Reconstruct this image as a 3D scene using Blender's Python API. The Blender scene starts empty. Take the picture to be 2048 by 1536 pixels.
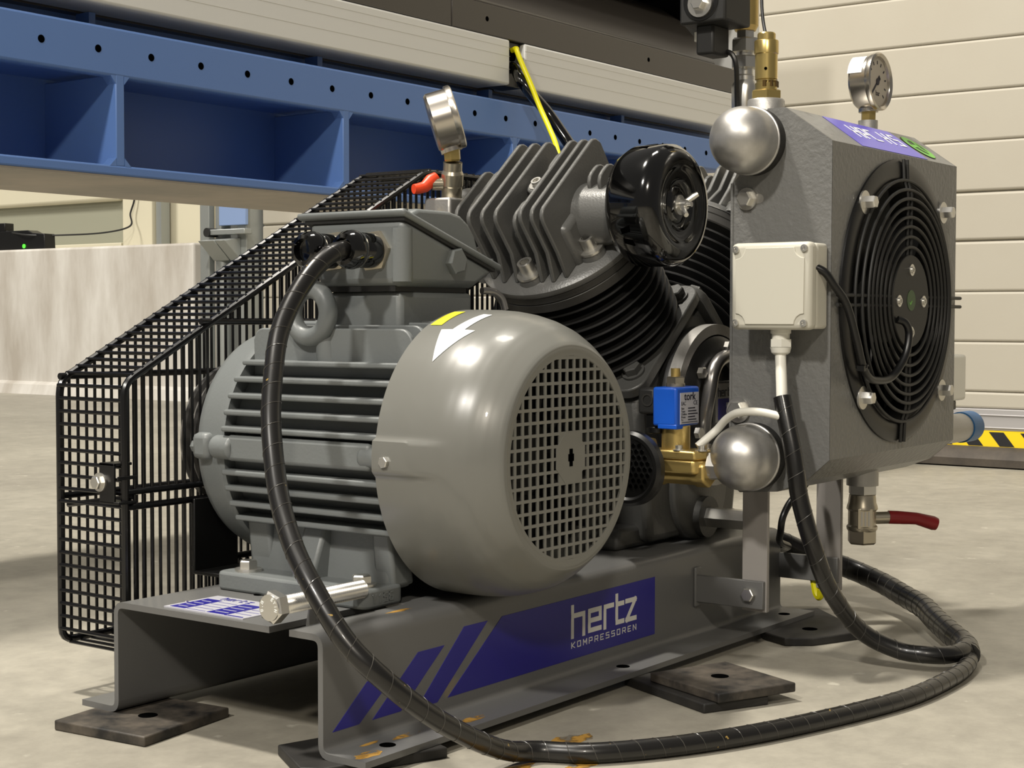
import bpy, bmesh, math, random
from mathutils import Vector, Matrix
random.seed(7)
SC = bpy.context.scene
COL = SC.collection
pi = math.pi

# ------------------------------------------------------------------ camera, world, lights, exposure
cam_data = bpy.data.cameras.new('camera')
cam_data.lens = 36.0 * 3156.41 / 2048.0
cam_data.sensor_width = 36.0
cam_data.clip_start = 0.05
cam_data.clip_end = 100
cam = bpy.data.objects.new('camera', cam_data)
COL.objects.link(cam)
_F = Vector((0.80455518, 0.59240086, -0.04185907))
_R = Vector((0.59296757, -0.80522511, 0.00141156))
_U = Vector((0.03286976, 0.02595675, 0.99912253))
cam.matrix_world = Matrix(((_R.x, _U.x, -_F.x, -1.00919262), (_R.y, _U.y, -_F.y, -0.94901791),
                           (_R.z, _U.z, -_F.z, 0.38937423), (0, 0, 0, 1)))
SC.camera = cam

world = bpy.data.worlds.new('hall_ambient')
SC.world = world
world.use_nodes = True
bg = world.node_tree.nodes['Background']
bg.inputs['Color'].default_value = (1.0, 0.95, 0.88, 1)
bg.inputs['Strength'].default_value = 0.16

def area_lamp(name, loc, target, sx, sy, power, col):
    d = bpy.data.lights.new(name, 'AREA')
    d.shape = 'RECTANGLE'; d.size = sx; d.size_y = sy; d.energy = power; d.color = col
    o = bpy.data.objects.new(name, d); COL.objects.link(o)
    o.location = loc
    o.rotation_euler = (Vector(target) - Vector(loc)).to_track_quat('-Z', 'Y').to_euler()
    return o
# hall lamps (high-bay fixtures): one overhead, one towards the left end, a warm one behind the camera, plus two added fill lights for door and left wall
CEN = Vector((0.4, 0.0, 0.25))
def hall_lamp(name, direction, dist, size, power, col, target=CEN):
    area_lamp(name, CEN + Vector(direction).normalized() * dist, target, size, size, power, col)
hall_lamp('hall_lamp_overhead', (-0.20, 0.30, 1.0), 5.2, 0.34, 330, (1.0, 0.94, 0.84))
hall_lamp('hall_lamp_left_end', (-1.12, -0.06, 1.0), 6.2, 0.34, 225, (1.0, 0.95, 0.87))
hall_lamp('hall_lamp_behind_camera', (-1.30, -0.95, 1.0), 6.8, 0.36, 135, (1.0, 0.91, 0.77))
hall_lamp('fill_light_door', (1.0, 0.55, 4.2), 5.2, 0.9, 90, (1.0, 0.94, 0.84), (3.4, 3.0, 0.4))  # added fill that brightens the door side, not a known fixture
area_lamp('fill_light_far_left', (1.6, 7.0, 4.8), (4.2, 6.0, 0.3), 0.9, 0.9, 240, (1.0, 0.95, 0.88))  # added fill for the dim far left wall, no fixture seen there

SC.view_settings.view_transform = 'Standard'
SC.view_settings.look = 'None'
SC.view_settings.gamma = 1.0
SC.view_settings.exposure = 0.0
SC.view_settings.use_curve_mapping = False

# ------------------------------------------------------------------ materials
def lin(c):
    return tuple(((v / 255.0) / 12.92 if v / 255.0 <= 0.04045 else ((v / 255.0 + 0.055) / 1.055) ** 2.4) for v in c)

MATS = {}
def mat(name, rgb, rough=0.5, metal=0.0, bump=None, vary=None, coat=0.0, spots=None, spec=0.5):
    """bump=(scale,strength[,dist]); vary=(scale,amount,rgb2); spots=(scale,threshold,rgb)"""
    m = bpy.data.materials.new(name); m.use_nodes = True
    nt = m.node_tree; b = nt.nodes['Principled BSDF']
    c = lin(rgb) + (1,)
    b.inputs['Base Color'].default_value = c
    b.inputs['Roughness'].default_value = rough
    b.inputs['Metallic'].default_value = metal
    b.inputs['Coat Weight'].default_value = coat
    b.inputs['Specular IOR Level'].default_value = spec
    tc = nt.nodes.new('ShaderNodeTexCoord')
    last = None
    if vary:
        n = nt.nodes.new('ShaderNodeTexNoise'); n.inputs['Scale'].default_value = vary[0]
        n.inputs['Detail'].default_value = 6; n.inputs['Roughness'].default_value = 0.6
        nt.links.new(tc.outputs['Object'], n.inputs['Vector'])
        r = nt.nodes.new('ShaderNodeValToRGB')
        r.color_ramp.elements[0].position = 0.5 - 0.5 / vary[1] if vary[1] > 1 else 0.25
        r.color_ramp.elements[1].position = 0.5 + 0.5 / vary[1] if vary[1] > 1 else 0.75
        r.color_ramp.elements[0].color = c
        r.color_ramp.elements[1].color = lin(vary[2]) + (1,)
        nt.links.new(n.outputs['Fac'], r.inputs['Fac'])
        last = r.outputs['Color']
        nt.links.new(last, b.inputs['Base Color'])
    if spots:
        n2 = nt.nodes.new('ShaderNodeTexNoise'); n2.inputs['Scale'].default_value = spots[0]
        n2.inputs['Detail'].default_value = 3
        nt.links.new(tc.outputs['Object'], n2.inputs['Vector'])
        r2 = nt.nodes.new('ShaderNodeValToRGB')
        r2.color_ramp.elements[0].position = spots[1]; r2.color_ramp.elements[1].position = spots[1] + 0.04
        nt.links.new(n2.outputs['Fac'], r2.inputs['Fac'])
        mx = nt.nodes.new('ShaderNodeMix'); mx.data_type = 'RGBA'
        nt.links.new(r2.outputs['Color'], mx.inputs['Factor'])
        if last: nt.links.new(last, mx.inputs['A'])
        else: mx.inputs['A'].default_value = c
        mx.inputs['B'].default_value = lin(spots[2]) + (1,)
        nt.links.new(mx.outputs['Result'], b.inputs['Base Color'])
    if bump:
        n = nt.nodes.new('ShaderNodeTexNoise'); n.inputs['Scale'].default_value = bump[0]
        n.inputs['Detail'].default_value = 4
        nt.links.new(tc.outputs['Object'], n.inputs['Vector'])
        bp = nt.nodes.new('ShaderNodeBump'); bp.inputs['Strength'].default_value = bump[1]
        bp.inputs['Distance'].default_value = bump[2] if len(bump) > 2 else 0.001
        nt.links.new(n.outputs['Fac'], bp.inputs['Height'])
        nt.links.new(bp.outputs['Normal'], b.inputs['Normal'])
    MATS[name] = m
    return m

M_CAST = mat('grey_cast_iron_paint', (112, 116, 116), 0.42, 0, bump=(260, 0.25, 0.0008))
M_COWL = mat('grey_sheet_paint', (114, 114, 109), 0.30, 0, coat=0.15, bump=(14, 0.05, 0.002))
M_HEAD = mat('dark_grey_cast_paint', (98, 98, 96), 0.36, 0.15, bump=(420, 0.35, 0.0008))
M_BLOCK = mat('charcoal_cast_paint', (72, 72, 70), 0.42, 0.1, bump=(300, 0.3, 0.0008))
M_CYL = mat('black_cylinder_paint', (34, 34, 34), 0.38, 0, bump=(200, 0.2, 0.0006))
M_CYLEDGE = mat('dark_machined_rim', (58, 57, 55), 0.40, 0.3)
M_COOL = mat('grey_textured_powder_coat', (110, 110, 108), 0.34, 0, bump=(150, 0.8, 0.0016))
M_BASE = mat('grey_base_paint', (102, 102, 101), 0.36, 0, bump=(220, 0.12, 0.0008), spots=(9, 0.72, (120, 112, 96)))
M_EDGE = mat('grey_leg_paint', (146, 142, 138), 0.45)
M_BLACKWIRE = mat('gloss_black_wire_coating', (8, 8, 10), 0.28, 0, coat=0.15)
M_BLACK = mat('black_plastic', (14, 14, 14), 0.35)
M_BLACKM = mat('matte_black_plastic', (30, 30, 29), 0.55)
M_GLOSS = mat('gloss_black_enamel', (5, 5, 5), 0.12, 0, coat=0.6)
M_RUBBER = mat('black_rubber', (28, 27, 26), 0.6, 0, vary=(38, 3.0, (40, 38, 35)), bump=(60, 0.3, 0.001))
M_RUBBERW = mat('scuffed_black_rubber', (22, 21, 20), 0.6, 0, vary=(30, 3.0, (84, 77, 68)), bump=(60, 0.3, 0.001))
M_CABLE = mat('black_spiral_wrap', (17, 16, 15), 0.33, 0, coat=0.2, bump=(90, 0.15, 0.001))
M_CABLED = mat('dusty_spiral_wrap', (20, 19, 18), 0.32, 0, coat=0.2, spots=(170, 0.72, (150, 124, 66)))
M_WRAPGLINT = mat('painted_wrap_glint', (70, 68, 64), 0.28)  # paler than the wrap: edge highlight put into the colour
M_ALU = mat('cast_aluminium', (204, 202, 198), 0.40, 0.85, bump=(60, 0.12, 0.001), vary=(30, 2, (168, 166, 162)))
M_ALUR = mat('rough_aluminium', (176, 174, 170), 0.45, 0.7, bump=(300, 0.3, 0.0008))
M_ZINC = mat('zinc_plated_steel', (212, 210, 204), 0.30, 0.9)
M_STEEL = mat('bright_steel', (226, 224, 218), 0.27, 0.95)
M_STAIN = mat('polished_stainless', (206, 200, 190), 0.24, 1.0)
M_NICK = mat('nickel_plated_brass', (184, 176, 158), 0.28, 0.9)
M_BRASS = mat('yellow_brass', (206, 182, 116), 0.28, 0.9)
M_BRASSD = mat('cast_brass', (204, 178, 112), 0.36, 0.85, bump=(160, 0.2, 0.0006))
M_BLUE = mat('blue_machine_paint', (94, 128, 188), 0.42, 0, bump=(300, 0.1, 0.0006))
M_PRIMER = mat('bare_grey_underside', (176, 166, 152), 0.6, 0, vary=(5, 3, (150, 144, 134)))
M_WHITE = mat('off_white_panel', (222, 222, 218), 0.35)
M_DARKP = mat('dark_grey_panel', (72, 68, 64), 0.30, 0.0, bump=(300, 0.1, 0.0005))
M_DARKG = mat('glossy_dark_panel', (40, 39, 40), 0.14)
M_DECAL = mat('royal_blue_decal', (38, 34, 132), 0.35)
M_DECALV = mat('violet_blue_decal', (84, 76, 186), 0.30)
M_LETTER = mat('white_lettering', (226, 224, 216), 0.5)
M_ARROW = mat('white_sticker', (238, 240, 238), 0.5)
M_YSTICK = mat('yellow_sticker', (238, 226, 40), 0.5)
M_GREEN = mat('green_sticker', (112, 178, 74), 0.5)
M_GREEND = mat('dark_green_print', (60, 84, 48), 0.5)
M_PALE = mat('pale_grey_plastic', (196, 193, 180), 0.42)
M_WPLAS = mat('white_plastic', (222, 220, 210), 0.4)
M_PLATE = mat('light_grey_metal_plate', (196, 196, 204), 0.35, 0.2)
M_RED = mat('red_lever_plastic', (120, 12, 14), 0.4)
M_ORANGE = mat('orange_red_lever_plastic', (232, 72, 34), 0.4)
M_BLUEC = mat('bright_blue_coil', (24, 84, 190), 0.35)
M_BLUEF = mat('blue_hose_end', (34, 92, 142), 0.45)
M_YELLOW = mat('yellow_cable_jacket', (222, 214, 10), 0.4)
M_INK = mat('black_ink', (22, 22, 40), 0.6)
M_FACE = mat('gauge_dial', (178, 170, 156), 0.5)
M_COPPER = mat('dull_metal_tube', (150, 148, 146), 0.3, 0.85)
M_RUSTY = mat('yellowish_overspray', (176, 134, 58), 0.7)
def ragged(m, scale, thr):
    nt = m.node_tree; b = nt.nodes['Principled BSDF']; out = nt.nodes['Material Output']
    tc = nt.nodes.new('ShaderNodeTexCoord'); n = nt.nodes.new('ShaderNodeTexNoise')
    n.inputs['Scale'].default_value = scale; n.inputs['Detail'].default_value = 5
    r = nt.nodes.new('ShaderNodeValToRGB'); r.color_ramp.elements[0].position = thr; r.color_ramp.elements[1].position = thr + 0.12
    nt.links.new(tc.outputs['Object'], n.inputs['Vector']); nt.links.new(n.outputs['Fac'], r.inputs['Fac'])
    nt.links.new(r.outputs['Color'], b.inputs['Alpha'])
ragged(M_RUSTY, 60, 0.46)

# concrete floor: big soft mottling plus fine grain
def floor_material():
    m = bpy.data.materials.new('polished_concrete'); m.use_nodes = True
    nt = m.node_tree; b = nt.nodes['Principled BSDF']
    tc = nt.nodes.new('ShaderNodeTexCoord')
    def noise(sc, det, rough=0.6, dist=0.0):
        n = nt.nodes.new('ShaderNodeTexNoise'); n.inputs['Scale'].default_value = sc
        n.inputs['Detail'].default_value = det; n.inputs['Roughness'].default_value = rough
        n.inputs['Distortion'].default_value = dist
        nt.links.new(tc.outputs['Object'], n.inputs['Vector']); return n
    a = noise(1.6, 8, 0.62, 0.6); f = noise(26, 8, 0.7)
    r = nt.nodes.new('ShaderNodeValToRGB')
    r.color_ramp.elements[0].position = 0.30; r.color_ramp.elements[0].color = lin((146, 141, 129)) + (1,)
    r.color_ramp.elements[1].position = 0.72; r.color_ramp.elements[1].color = lin((176, 171, 157)) + (1,)
    nt.links.new(a.outputs['Fac'], r.inputs['Fac'])
    r2 = nt.nodes.new('ShaderNodeValToRGB')
    r2.color_ramp.elements[0].position = 0.25; r2.color_ramp.elements[0].color = lin((205, 205, 205)) + (1,)
    r2.color_ramp.elements[1].position = 0.70; r2.color_ramp.elements[1].color = (1, 1, 1, 1)
    nt.links.new(f.outputs['Fac'], r2.inputs['Fac'])
    mx = nt.nodes.new('ShaderNodeMix'); mx.data_type = 'RGBA'; mx.blend_type = 'MULTIPLY'
    mx.inputs['Factor'].default_value = 0.8
    nt.links.new(r.outputs['Color'], mx.inputs['A']); nt.links.new(r2.outputs['Color'], mx.inputs['B'])
    # small pale chips
    s = noise(34, 3, 0.5); r3 = nt.nodes.new('ShaderNodeValToRGB')
    r3.color_ramp.elements[0].position = 0.68; r3.color_ramp.elements[1].position = 0.80
    nt.links.new(s.outputs['Fac'], r3.inputs['Fac'])
    mx2 = nt.nodes.new('ShaderNodeMix'); mx2.data_type = 'RGBA'
    nt.links.new(r3.outputs['Color'], mx2.inputs['Factor'])
    nt.links.new(mx.outputs['Result'], mx2.inputs['A']); mx2.inputs['B'].default_value = lin((186, 182, 168)) + (1,)
    nt.links.new(mx2.outputs['Result'], b.inputs['Base Color'])
    b.inputs['Roughness'].default_value = 0.5
    bp = nt.nodes.new('ShaderNodeBump'); bp.inputs['Strength'].default_value = 0.12; bp.inputs['Distance'].default_value = 0.002
    nt.links.new(f.outputs['Fac'], bp.inputs['Height']); nt.links.new(bp.outputs['Normal'], b.inputs['Normal'])
    return m
M_FLOOR = floor_material()
M_DOOR = mat('cream_door_panel', (180, 175, 162), 0.5, 0, vary=(2.2, 2, (174, 168, 154)), bump=(160, 0.15, 0.0008))
M_DOORG = mat('cream_door_groove', (176, 171, 156), 0.6)
M_CONC = mat('whitewashed_concrete', (216, 213, 206), 0.7, 0, vary=(1.6, 3, (178, 171, 160)), bump=(40, 0.2, 0.002))
for _n in [n for n in M_CONC.node_tree.nodes if n.type == 'TEX_NOISE' and abs(n.inputs['Scale'].default_value - 1.6) < 0.01]:
    _mp = M_CONC.node_tree.nodes.new('ShaderNodeMapping'); _mp.inputs['Scale'].default_value = (1.0, 3.2, 0.9)   # runs of old whitewash
    _tc = M_CONC.node_tree.nodes.new('ShaderNodeTexCoord')
    M_CONC.node_tree.links.new(_tc.outputs['Object'], _mp.inputs['Vector']); M_CONC.node_tree.links.new(_mp.outputs['Vector'], _n.inputs['Vector'])
M_CREAM = mat('cream_wall_paint', (206, 200, 176), 0.6)
M_GREYW = mat('grey_green_wall_board', (150, 150, 132), 0.6)
M_ALUP = mat('aluminium_profile', (182, 180, 180), 0.4, 0.4)
M_SEAL = mat('dusty_rubber_seal', (92, 84, 74), 0.7, 0, vary=(8, 3, (60, 55, 50)))
M_TAPEY = mat('yellow_warning_tape', (240, 206, 20), 0.5)
M_TAPEB = mat('black_warning_tape', (30, 30, 32), 0.5)
M_GALV = mat('galvanised_steel', (158, 162, 160), 0.4, 0.5)
M_PBLUE = mat('pale_blue_plate', (128, 150, 190), 0.5)
M_HOLE = mat('dark_hole', (4, 4, 4), 1.0, spec=0.0)
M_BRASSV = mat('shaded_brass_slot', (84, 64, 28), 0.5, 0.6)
M_LED = mat('green_led', (40, 220, 20), 0.5)
M_LED.node_tree.nodes['Principled BSDF'].inputs['Emission Color'].default_value = (0.1, 1, 0.05, 1)
M_LED.node_tree.nodes['Principled BSDF'].inputs['Emission Strength'].default_value = 1.5

# ------------------------------------------------------------------ mesh helpers
def frame(axis):
    w = Vector(axis).normalized()
    a = Vector((0, 0, 1)) if abs(w.z) < 0.9 else Vector((1, 0, 0))
    u = a.cross(w).normalized(); v = w.cross(u)
    return u, v, w

class MB:
    def __init__(self): self.v = []; self.f = []
    def add(self, vs, fs):
        o = len(self.v); self.v += [tuple(p) for p in vs]; self.f += [tuple(i + o for i in f) for f in fs]; return self
    def box(self, x0, x1, y0, y1, z0, z1):
        vs = [(x0, y0, z0), (x1, y0, z0), (x1, y1, z0), (x0, y1, z0), (x0, y0, z1), (x1, y0, z1), (x1, y1, z1), (x0, y1, z1)]
        return self.add(vs, [(0, 3, 2, 1), (4, 5, 6, 7), (0, 1, 5, 4), (1, 2, 6, 5), (2, 3, 7, 6), (3, 0, 4, 7)])
    def obox(self, c, u, v, w, a, b, h):
        """oriented box, half sizes a,b,h along u,v,w"""
        c = Vector(c); u = Vector(u).normalized() * a; v = Vector(v).normalized() * b; w = Vector(w).normalized() * h
        vs = [c + sx * u + sy * v + sz * w for sz in (-1, 1) for sy in (-1, 1) for sx in (-1, 1)]
        fs = [(0, 2, 3, 1), (4, 5, 7, 6), (0, 1, 5, 4), (1, 3, 7, 5), (3, 2, 6, 7), (2, 0, 4, 6)]
        if u.cross(v).dot(w) < 0: fs = [f[::-1] for f in fs]
        return self.add(vs, fs)
    def lathe(self, prof, origin, axis, n=32, closed=False, phase=0.0):
        """prof list of (radius, height along axis)"""
        u, v, w = frame(axis); o = Vector(origin); vs = []; fs = []; rings = []
        for (r, h) in prof:
            if r < 1e-7:
                rings.append([len(vs)]); vs.append(o + w * h)
            else:
                rings.append(list(range(len(vs), len(vs) + n)))
                for i in range(n):
                    a = 2 * pi * i / n + phase
                    vs.append(o + w * h + u * (r * math.cos(a)) + v * (r * math.sin(a)))
        pairs = list(zip(rings[:-1], rings[1:]))
        if closed: pairs.append((rings[-1], rings[0]))
        for A, B in pairs:
            if len(A) == 1 and len(B) == 1: continue
            for i in range(n):
                j = (i + 1) % n
                if len(A) == 1: fs.append((A[0], B[j], B[i]))
                elif len(B) == 1: fs.append((A[i], A[j], B[0]))
                else: fs.append((A[i], A[j], B[j], B[i]))
        return self.add(vs, fs)
    def cyl(self, p0, p1, r0, r1=None, n=24, phase=0.0):
        p0 = Vector(p0); p1 = Vector(p1); L = (p1 - p0).length
        r1 = r0 if r1 is None else r1
        return self.lathe([(0, 0), (r0, 0), (r1, L), (0, L)], p0, p1 - p0, n, phase=phase)
    def hexa(self, p0, axis, r, h, phase=0.0):
        p0 = Vector(p0); w = Vector(axis).normalized()
        return self.lathe([(0, 0), (r, 0), (r, h * 0.86), (r * 0.86, h), (0, h)], p0, w, 6, phase=phase)
    def ring(self, c, axis, ro, ri, h, n=32):
        return self.lathe([(ri, 0), (ro, 0), (ro, h), (ri, h)], c, axis, n, closed=True)
    def torus(self, c, axis, R, r, nu=40, nv=10):
        prof = [(R + r * math.cos(2 * pi * k / nv), r * math.sin(2 * pi * k / nv)) for k in range(nv)]
        return self.lathe(prof, c, axis, nu, closed=True)
    def dome(self, c, axis, r, squash=1.0, n=32, m=10):
        prof = [(r * math.cos(pi / 2 * k / m), r * squash * math.sin(pi / 2 * k / m)) for k in range(m)] + [(0, r * squash)]
        return self.lathe(prof, c, axis, n)
    def tube(self, pts, r, n=10, cap=True, closed=False):
        P = [Vector(p) for p in pts]; m = len(P)
        rs = r if isinstance(r, (list, tuple)) else [r] * m
        T = []
        for i in range(m):
            a = P[i - 1] if (i > 0 or closed) else P[0]
            b = P[(i + 1) % m] if (i < m - 1 or closed) else P[-1]
            T.append((b - a).normalized())
        u, v, w = frame(T[0]); vs = []; fs = []
        for i in range(m):
            if i:
                q = T[i - 1].rotation_difference(T[i]); u = q @ u; v = q @ v
            for k in range(n):
                a = 2 * pi * k / n
                vs.append(P[i] + rs[i] * (math.cos(a) * u + math.sin(a) * v))
        for i in range(m if closed else m - 1):
            for k in range(n):
                j = (i + 1) % m; l = (k + 1) % n
                fs.append((i * n + k, i * n + l, j * n + l, j * n + k))
        if cap and not closed:
            fs.append(tuple(range(n - 1, -1, -1))); fs.append(tuple((m - 1) * n + k for k in range(n)))
        return self.add(vs, fs)
    def prism(self, poly, plane, lo, hi):
        """poly 2D; plane 'xz' extrudes along y, 'yz' along x, 'xy' along z"""
        def P(a, b, c):
            return {'xz': (a, c, b), 'yz': (c, a, b), 'xy': (a, b, c)}[plane]
        n = len(poly)
        vs = [P(a, b, lo) for a, b in poly] + [P(a, b, hi) for a, b in poly]
        area = sum(poly[i][0] * poly[(i + 1) % n][1] - poly[(i + 1) % n][0] * poly[i][1] for i in range(n))
        fs = [tuple(range(n - 1, -1, -1)), tuple(range(n, 2 * n))] + [(i, (i + 1) % n, n + (i + 1) % n, n + i) for i in range(n)]
        flip = (area < 0) != (plane == 'xz')
        if flip: fs = [f[::-1] for f in fs]
        return self.add(vs, fs)
    def xform(self, fn):
        self.v = [tuple(fn(Vector(p))) for p in self.v]; return self
    def build(self, name, material, parent=None, bevel=0.0, seg=2, smooth=38):
        me = bpy.data.meshes.new(name); me.from_pydata(self.v, [], self.f)
        me.materials.append(material)
        if smooth:
            for p in me.polygons: p.use_smooth = True
            me.set_sharp_from_angle(angle=math.radians(smooth))
        me.update()
        o = bpy.data.objects.new(name, me); COL.objects.link(o)
        if bevel:
            bm = o.modifiers.new('bevel', 'BEVEL'); bm.width = bevel; bm.segments = seg
            bm.limit_method = 'ANGLE'; bm.angle_limit = math.radians(40)
        par(o, parent)
        return o

def base_loc(p):
    """translation of a parent (all parents are unrotated empties or meshes at the origin)"""
    return p.get('_loc', None)
ORG = {}
def par(o, parent):
    if parent is not None:
        o.parent = parent
        l = ORG.get(parent.name, Vector((0, 0, 0)))
        o.matrix_parent_inverse = Matrix.Translation(-l)

def thing(name, label, cat, loc, group=None):
    o = bpy.data.objects.new(name, None); COL.objects.link(o); o.location = loc
    o.empty_display_size = 0.05
    ORG[o.name] = Vector(loc)
    o['label'] = label; o['category'] = cat
    if group: o['group'] = group
    return o
def tag(o, label, cat, group=None):
    o['label'] = label; o['category'] = cat
    if group: o['group'] = group
    return o
def struct(o, label=None):
    o['kind'] = 'structure'
    if label: o['label'] = label
    return o

_unit = {}
def wire(name, p0, p1, r, material, parent, n=7):
    """one straight wire: shares one unit-cylinder mesh per material"""
    key = (material.name, n)
    if key not in _unit:
        mb = MB().cyl((0, 0, 0), (0, 0, 1), 1, n=n)
        me = bpy.data.meshes.new('wire'); me.from_pydata(mb.v, [], mb.f); me.materials.append(material)
        for p in me.polygons: p.use_smooth = True
        me.set_sharp_from_angle(angle=math.radians(50)); _unit[key] = me
    o = bpy.data.objects.new(name, _unit[key]); COL.objects.link(o)
    p0 = Vector(p0); p1 = Vector(p1); d = p1 - p0
    o.location = p0; o.rotation_mode = 'QUATERNION'
    o.rotation_quaternion = Vector((0, 0, 1)).rotation_difference(d.normalized())
    o.scale = (r, r, d.length)
    par(o, parent); return o

def smooth_path(pts, sub=8):
    """Catmull-Rom through the points"""
    P = [Vector(p) for p in pts]; out = []
    for i in range(len(P) - 1):
        a = P[max(i - 1, 0)]; b = P[i]; c = P[i + 1]; d = P[min(i + 2, len(P) - 1)]
        for k in range(sub):
            t = k / sub; t2 = t * t; t3 = t2 * t
            out.append(0.5 * ((2 * b) + (c - a) * t + (2 * a - 5 * b + 4 * c - d) * t2 + (3 * b - a - 3 * c + d) * t3))
    out.append(P[-1]); return out

def arc2(cx, cy, r, a0, a1, n=6):
    return [(cx + r * math.cos(math.radians(a0 + (a1 - a0) * k / n)), cy + r * math.sin(math.radians(a0 + (a1 - a0) * k / n))) for k in range(n + 1)]

def rrect(x0, x1, y0, y1, r, n=4):
    return (arc2(x1 - r, y0 + r, r, -90, 0, n) + arc2(x1 - r, y1 - r, r, 0, 90, n) +
            arc2(x0 + r, y1 - r, r, 90, 180, n) + arc2(x0 + r, y0 + r, r, 180, 270, n))

def flat_poly(poly, P0, U, V, th=0.0003):
    """thin slab with outline poly on the plane P0 + a U + b V, raised by th along U x V"""
    P0 = Vector(P0); U = Vector(U).normalized(); V = Vector(V).normalized(); N = U.cross(V)
    n = len(poly); mb = MB()
    vs = [P0 + U * a + V * b for a, b in poly] + [P0 + U * a + V * b + N * th for a, b in poly]
    fs = [tuple(range(n - 1, -1, -1)), tuple(range(n, 2 * n))] + [(i, (i + 1) % n, n + (i + 1) % n, n + i) for i in range(n)]
    return mb.add(vs, fs)

def ribbon2(pl, w, mb, P0, U, V, th, wv=None):
    """stroke: each segment one slab, lengthened by w/2 at joints"""
    P0 = Vector(P0); U = Vector(U).normalized(); V = Vector(V).normalized(); N = U.cross(V)
    for (a, b) in zip(pl[:-1], pl[1:]):
        th += 0.000012
        d = Vector((b[0] - a[0], b[1] - a[1])); L = d.length
        if L < 1e-9: continue
        d /= L; nrm = Vector((-d.y, d.x)); e = d * (w * 0.5)
        A = Vector(a) - e; B = Vector(b) + e; h = nrm * (w * 0.5)
        q = [A - h, B - h, B + h, A + h]
        vs = [P0 + U * p.x + V * p.y for p in q] + [P0 + U * p.x + V * p.y + N * th for p in q]
        mb.add(vs, [(3, 2, 1, 0), (4, 5, 6, 7), (0, 1, 5, 4), (1, 2, 6, 5), (2, 3, 7, 6), (3, 0, 4, 7)])

# squared techno strokes, cell 1 wide, 1 high
GL = {
 'K': [[(0, 0), (0, 1)], [(0.9, 1), (0.12, 0.45), (0.9, 0)]],
 'O': [[(0, 0), (0, 1), (0.9, 1), (0.9, 0), (0, 0)]],
 'M': [[(0, 0), (0, 1), (0.5, 0.35), (1, 1), (1, 0)]],
 'P': [[(0, 0), (0, 1), (0.9, 1), (0.9, 0.42), (0, 0.42)]],
 'R': [[(0, 0), (0, 1), (0.9, 1), (0.9, 0.42), (0, 0.42)], [(0.45, 0.42), (0.9, 0)]],
 'E': [[(0.9, 1), (0, 1), (0, 0), (0.9, 0)], [(0, 0.5), (0.7, 0.5)]],
 'S': [[(0.9, 1), (0, 1), (0, 0.52), (0.9, 0.52), (0.9, 0), (0, 0)]],
 'N': [[(0, 0), (0, 1), (0.9, 0), (0.9, 1)]],
 'H': [[(0, 0), (0, 1)], [(0.9, 0), (0.9, 1)], [(0, 0.5), (0.9, 0.5)]],
 'C': [[(0.9, 1), (0, 1), (0, 0), (0.9, 0)]],
 '5': [[(0.9, 1), (0, 1), (0, 0.55), (0.9, 0.55), (0.9, 0), (0, 0)]],
 'A': [[(0, 0), (0, 1), (0.9, 1), (0.9, 0)], [(0, 0.45), (0.9, 0.45)]],
 'I': [[(0.45, 0), (0.45, 1)]], 'T': [[(0.45, 0), (0.45, 1)], [(0, 1), (0.9, 1)]],
 'L': [[(0, 1), (0, 0), (0.9, 0)]], '1': [[(0.2, 0.8), (0.5, 1), (0.5, 0)]],
 '8': [[(0, 0), (0, 1), (0.9, 1), (0.9, 0), (0, 0)], [(0, 0.5), (0.9, 0.5)]],
 '6': [[(0.9, 1), (0, 1), (0, 0), (0.9, 0), (0.9, 0.55), (0, 0.55)]],
 'Y': [[(0, 1), (0.45, 0.5), (0.9, 1)], [(0.45, 0.5), (0.45, 0)]],
 '.': [[(0.4, 0), (0.45, 0.06)]],
 'h': [[(0, 0), (0, 1)], [(0, 0.70), (0.86, 0.70), (0.86, 0)]],
 'e': [[(0.86, 0.04), (0, 0.04), (0, 0.72), (0.86, 0.72), (0.86, 0.38), (0, 0.38)]],
 'r': [[(0, 0), (0, 0.72), (0.70, 0.72)]],
 't': [[(0, 1), (0, 0.05), (0.60, 0.05)], [(0, 0.70), (0.58, 0.70)]],
 'z': [[(0, 0.72), (0.80, 0.72), (0.02, 0.04), (0.80, 0.04)]],
 'o': [[(0, 0.04), (0, 0.70), (0.8, 0.70), (0.8, 0.04), (0, 0.04)]],
 'k': [[(0, 0), (0, 1)], [(0.75, 0.70), (0.1, 0.36), (0.8, 0)]],
}
def stroke_text(txt, P0, U, V, cw, ch, adv, w, name, material, parent, th=0.0003, widths=None):
    mb = MB(); x = 0
    for i, c in enumerate(txt):
        if c != ' ':
            for gi, pl in enumerate(GL[c]):
                ribbon2([(x + a * cw, b * ch) for a, b in pl], w, mb, P0, U, V, th + gi * 0.00008)
        x += (widths[i] if widths else adv)
    return mb.build(name, material, parent, smooth=0)

def font_text(txt, size, P0, U, V, name, material, parent, th=0.0003, bold=0.0, sx=1.0, align='LEFT'):
    cu = bpy.data.curves.new(name, 'FONT'); cu.body = txt; cu.size = size; cu.offset = bold; cu.align_x = align
    cu.extrude = th / 2
    tmp = bpy.data.objects.new(name, cu); COL.objects.link(tmp)
    dg = bpy.context.evaluated_depsgraph_get()
    me = bpy.data.meshes.new_from_object(tmp.evaluated_get(dg))
    bpy.data.objects.remove(tmp)
    P0 = Vector(P0); U = Vector(U).normalized(); V = Vector(V).normalized(); N = U.cross(V)
    for v in me.vertices:
        c = v.co.copy(); v.co = P0 + U * c.x * sx + V * c.y + N * (c.z + th / 2)
    me.materials.clear(); me.materials.append(material)
    o = bpy.data.objects.new(name, me); COL.objects.link(o); par(o, parent)
    return o

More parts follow.
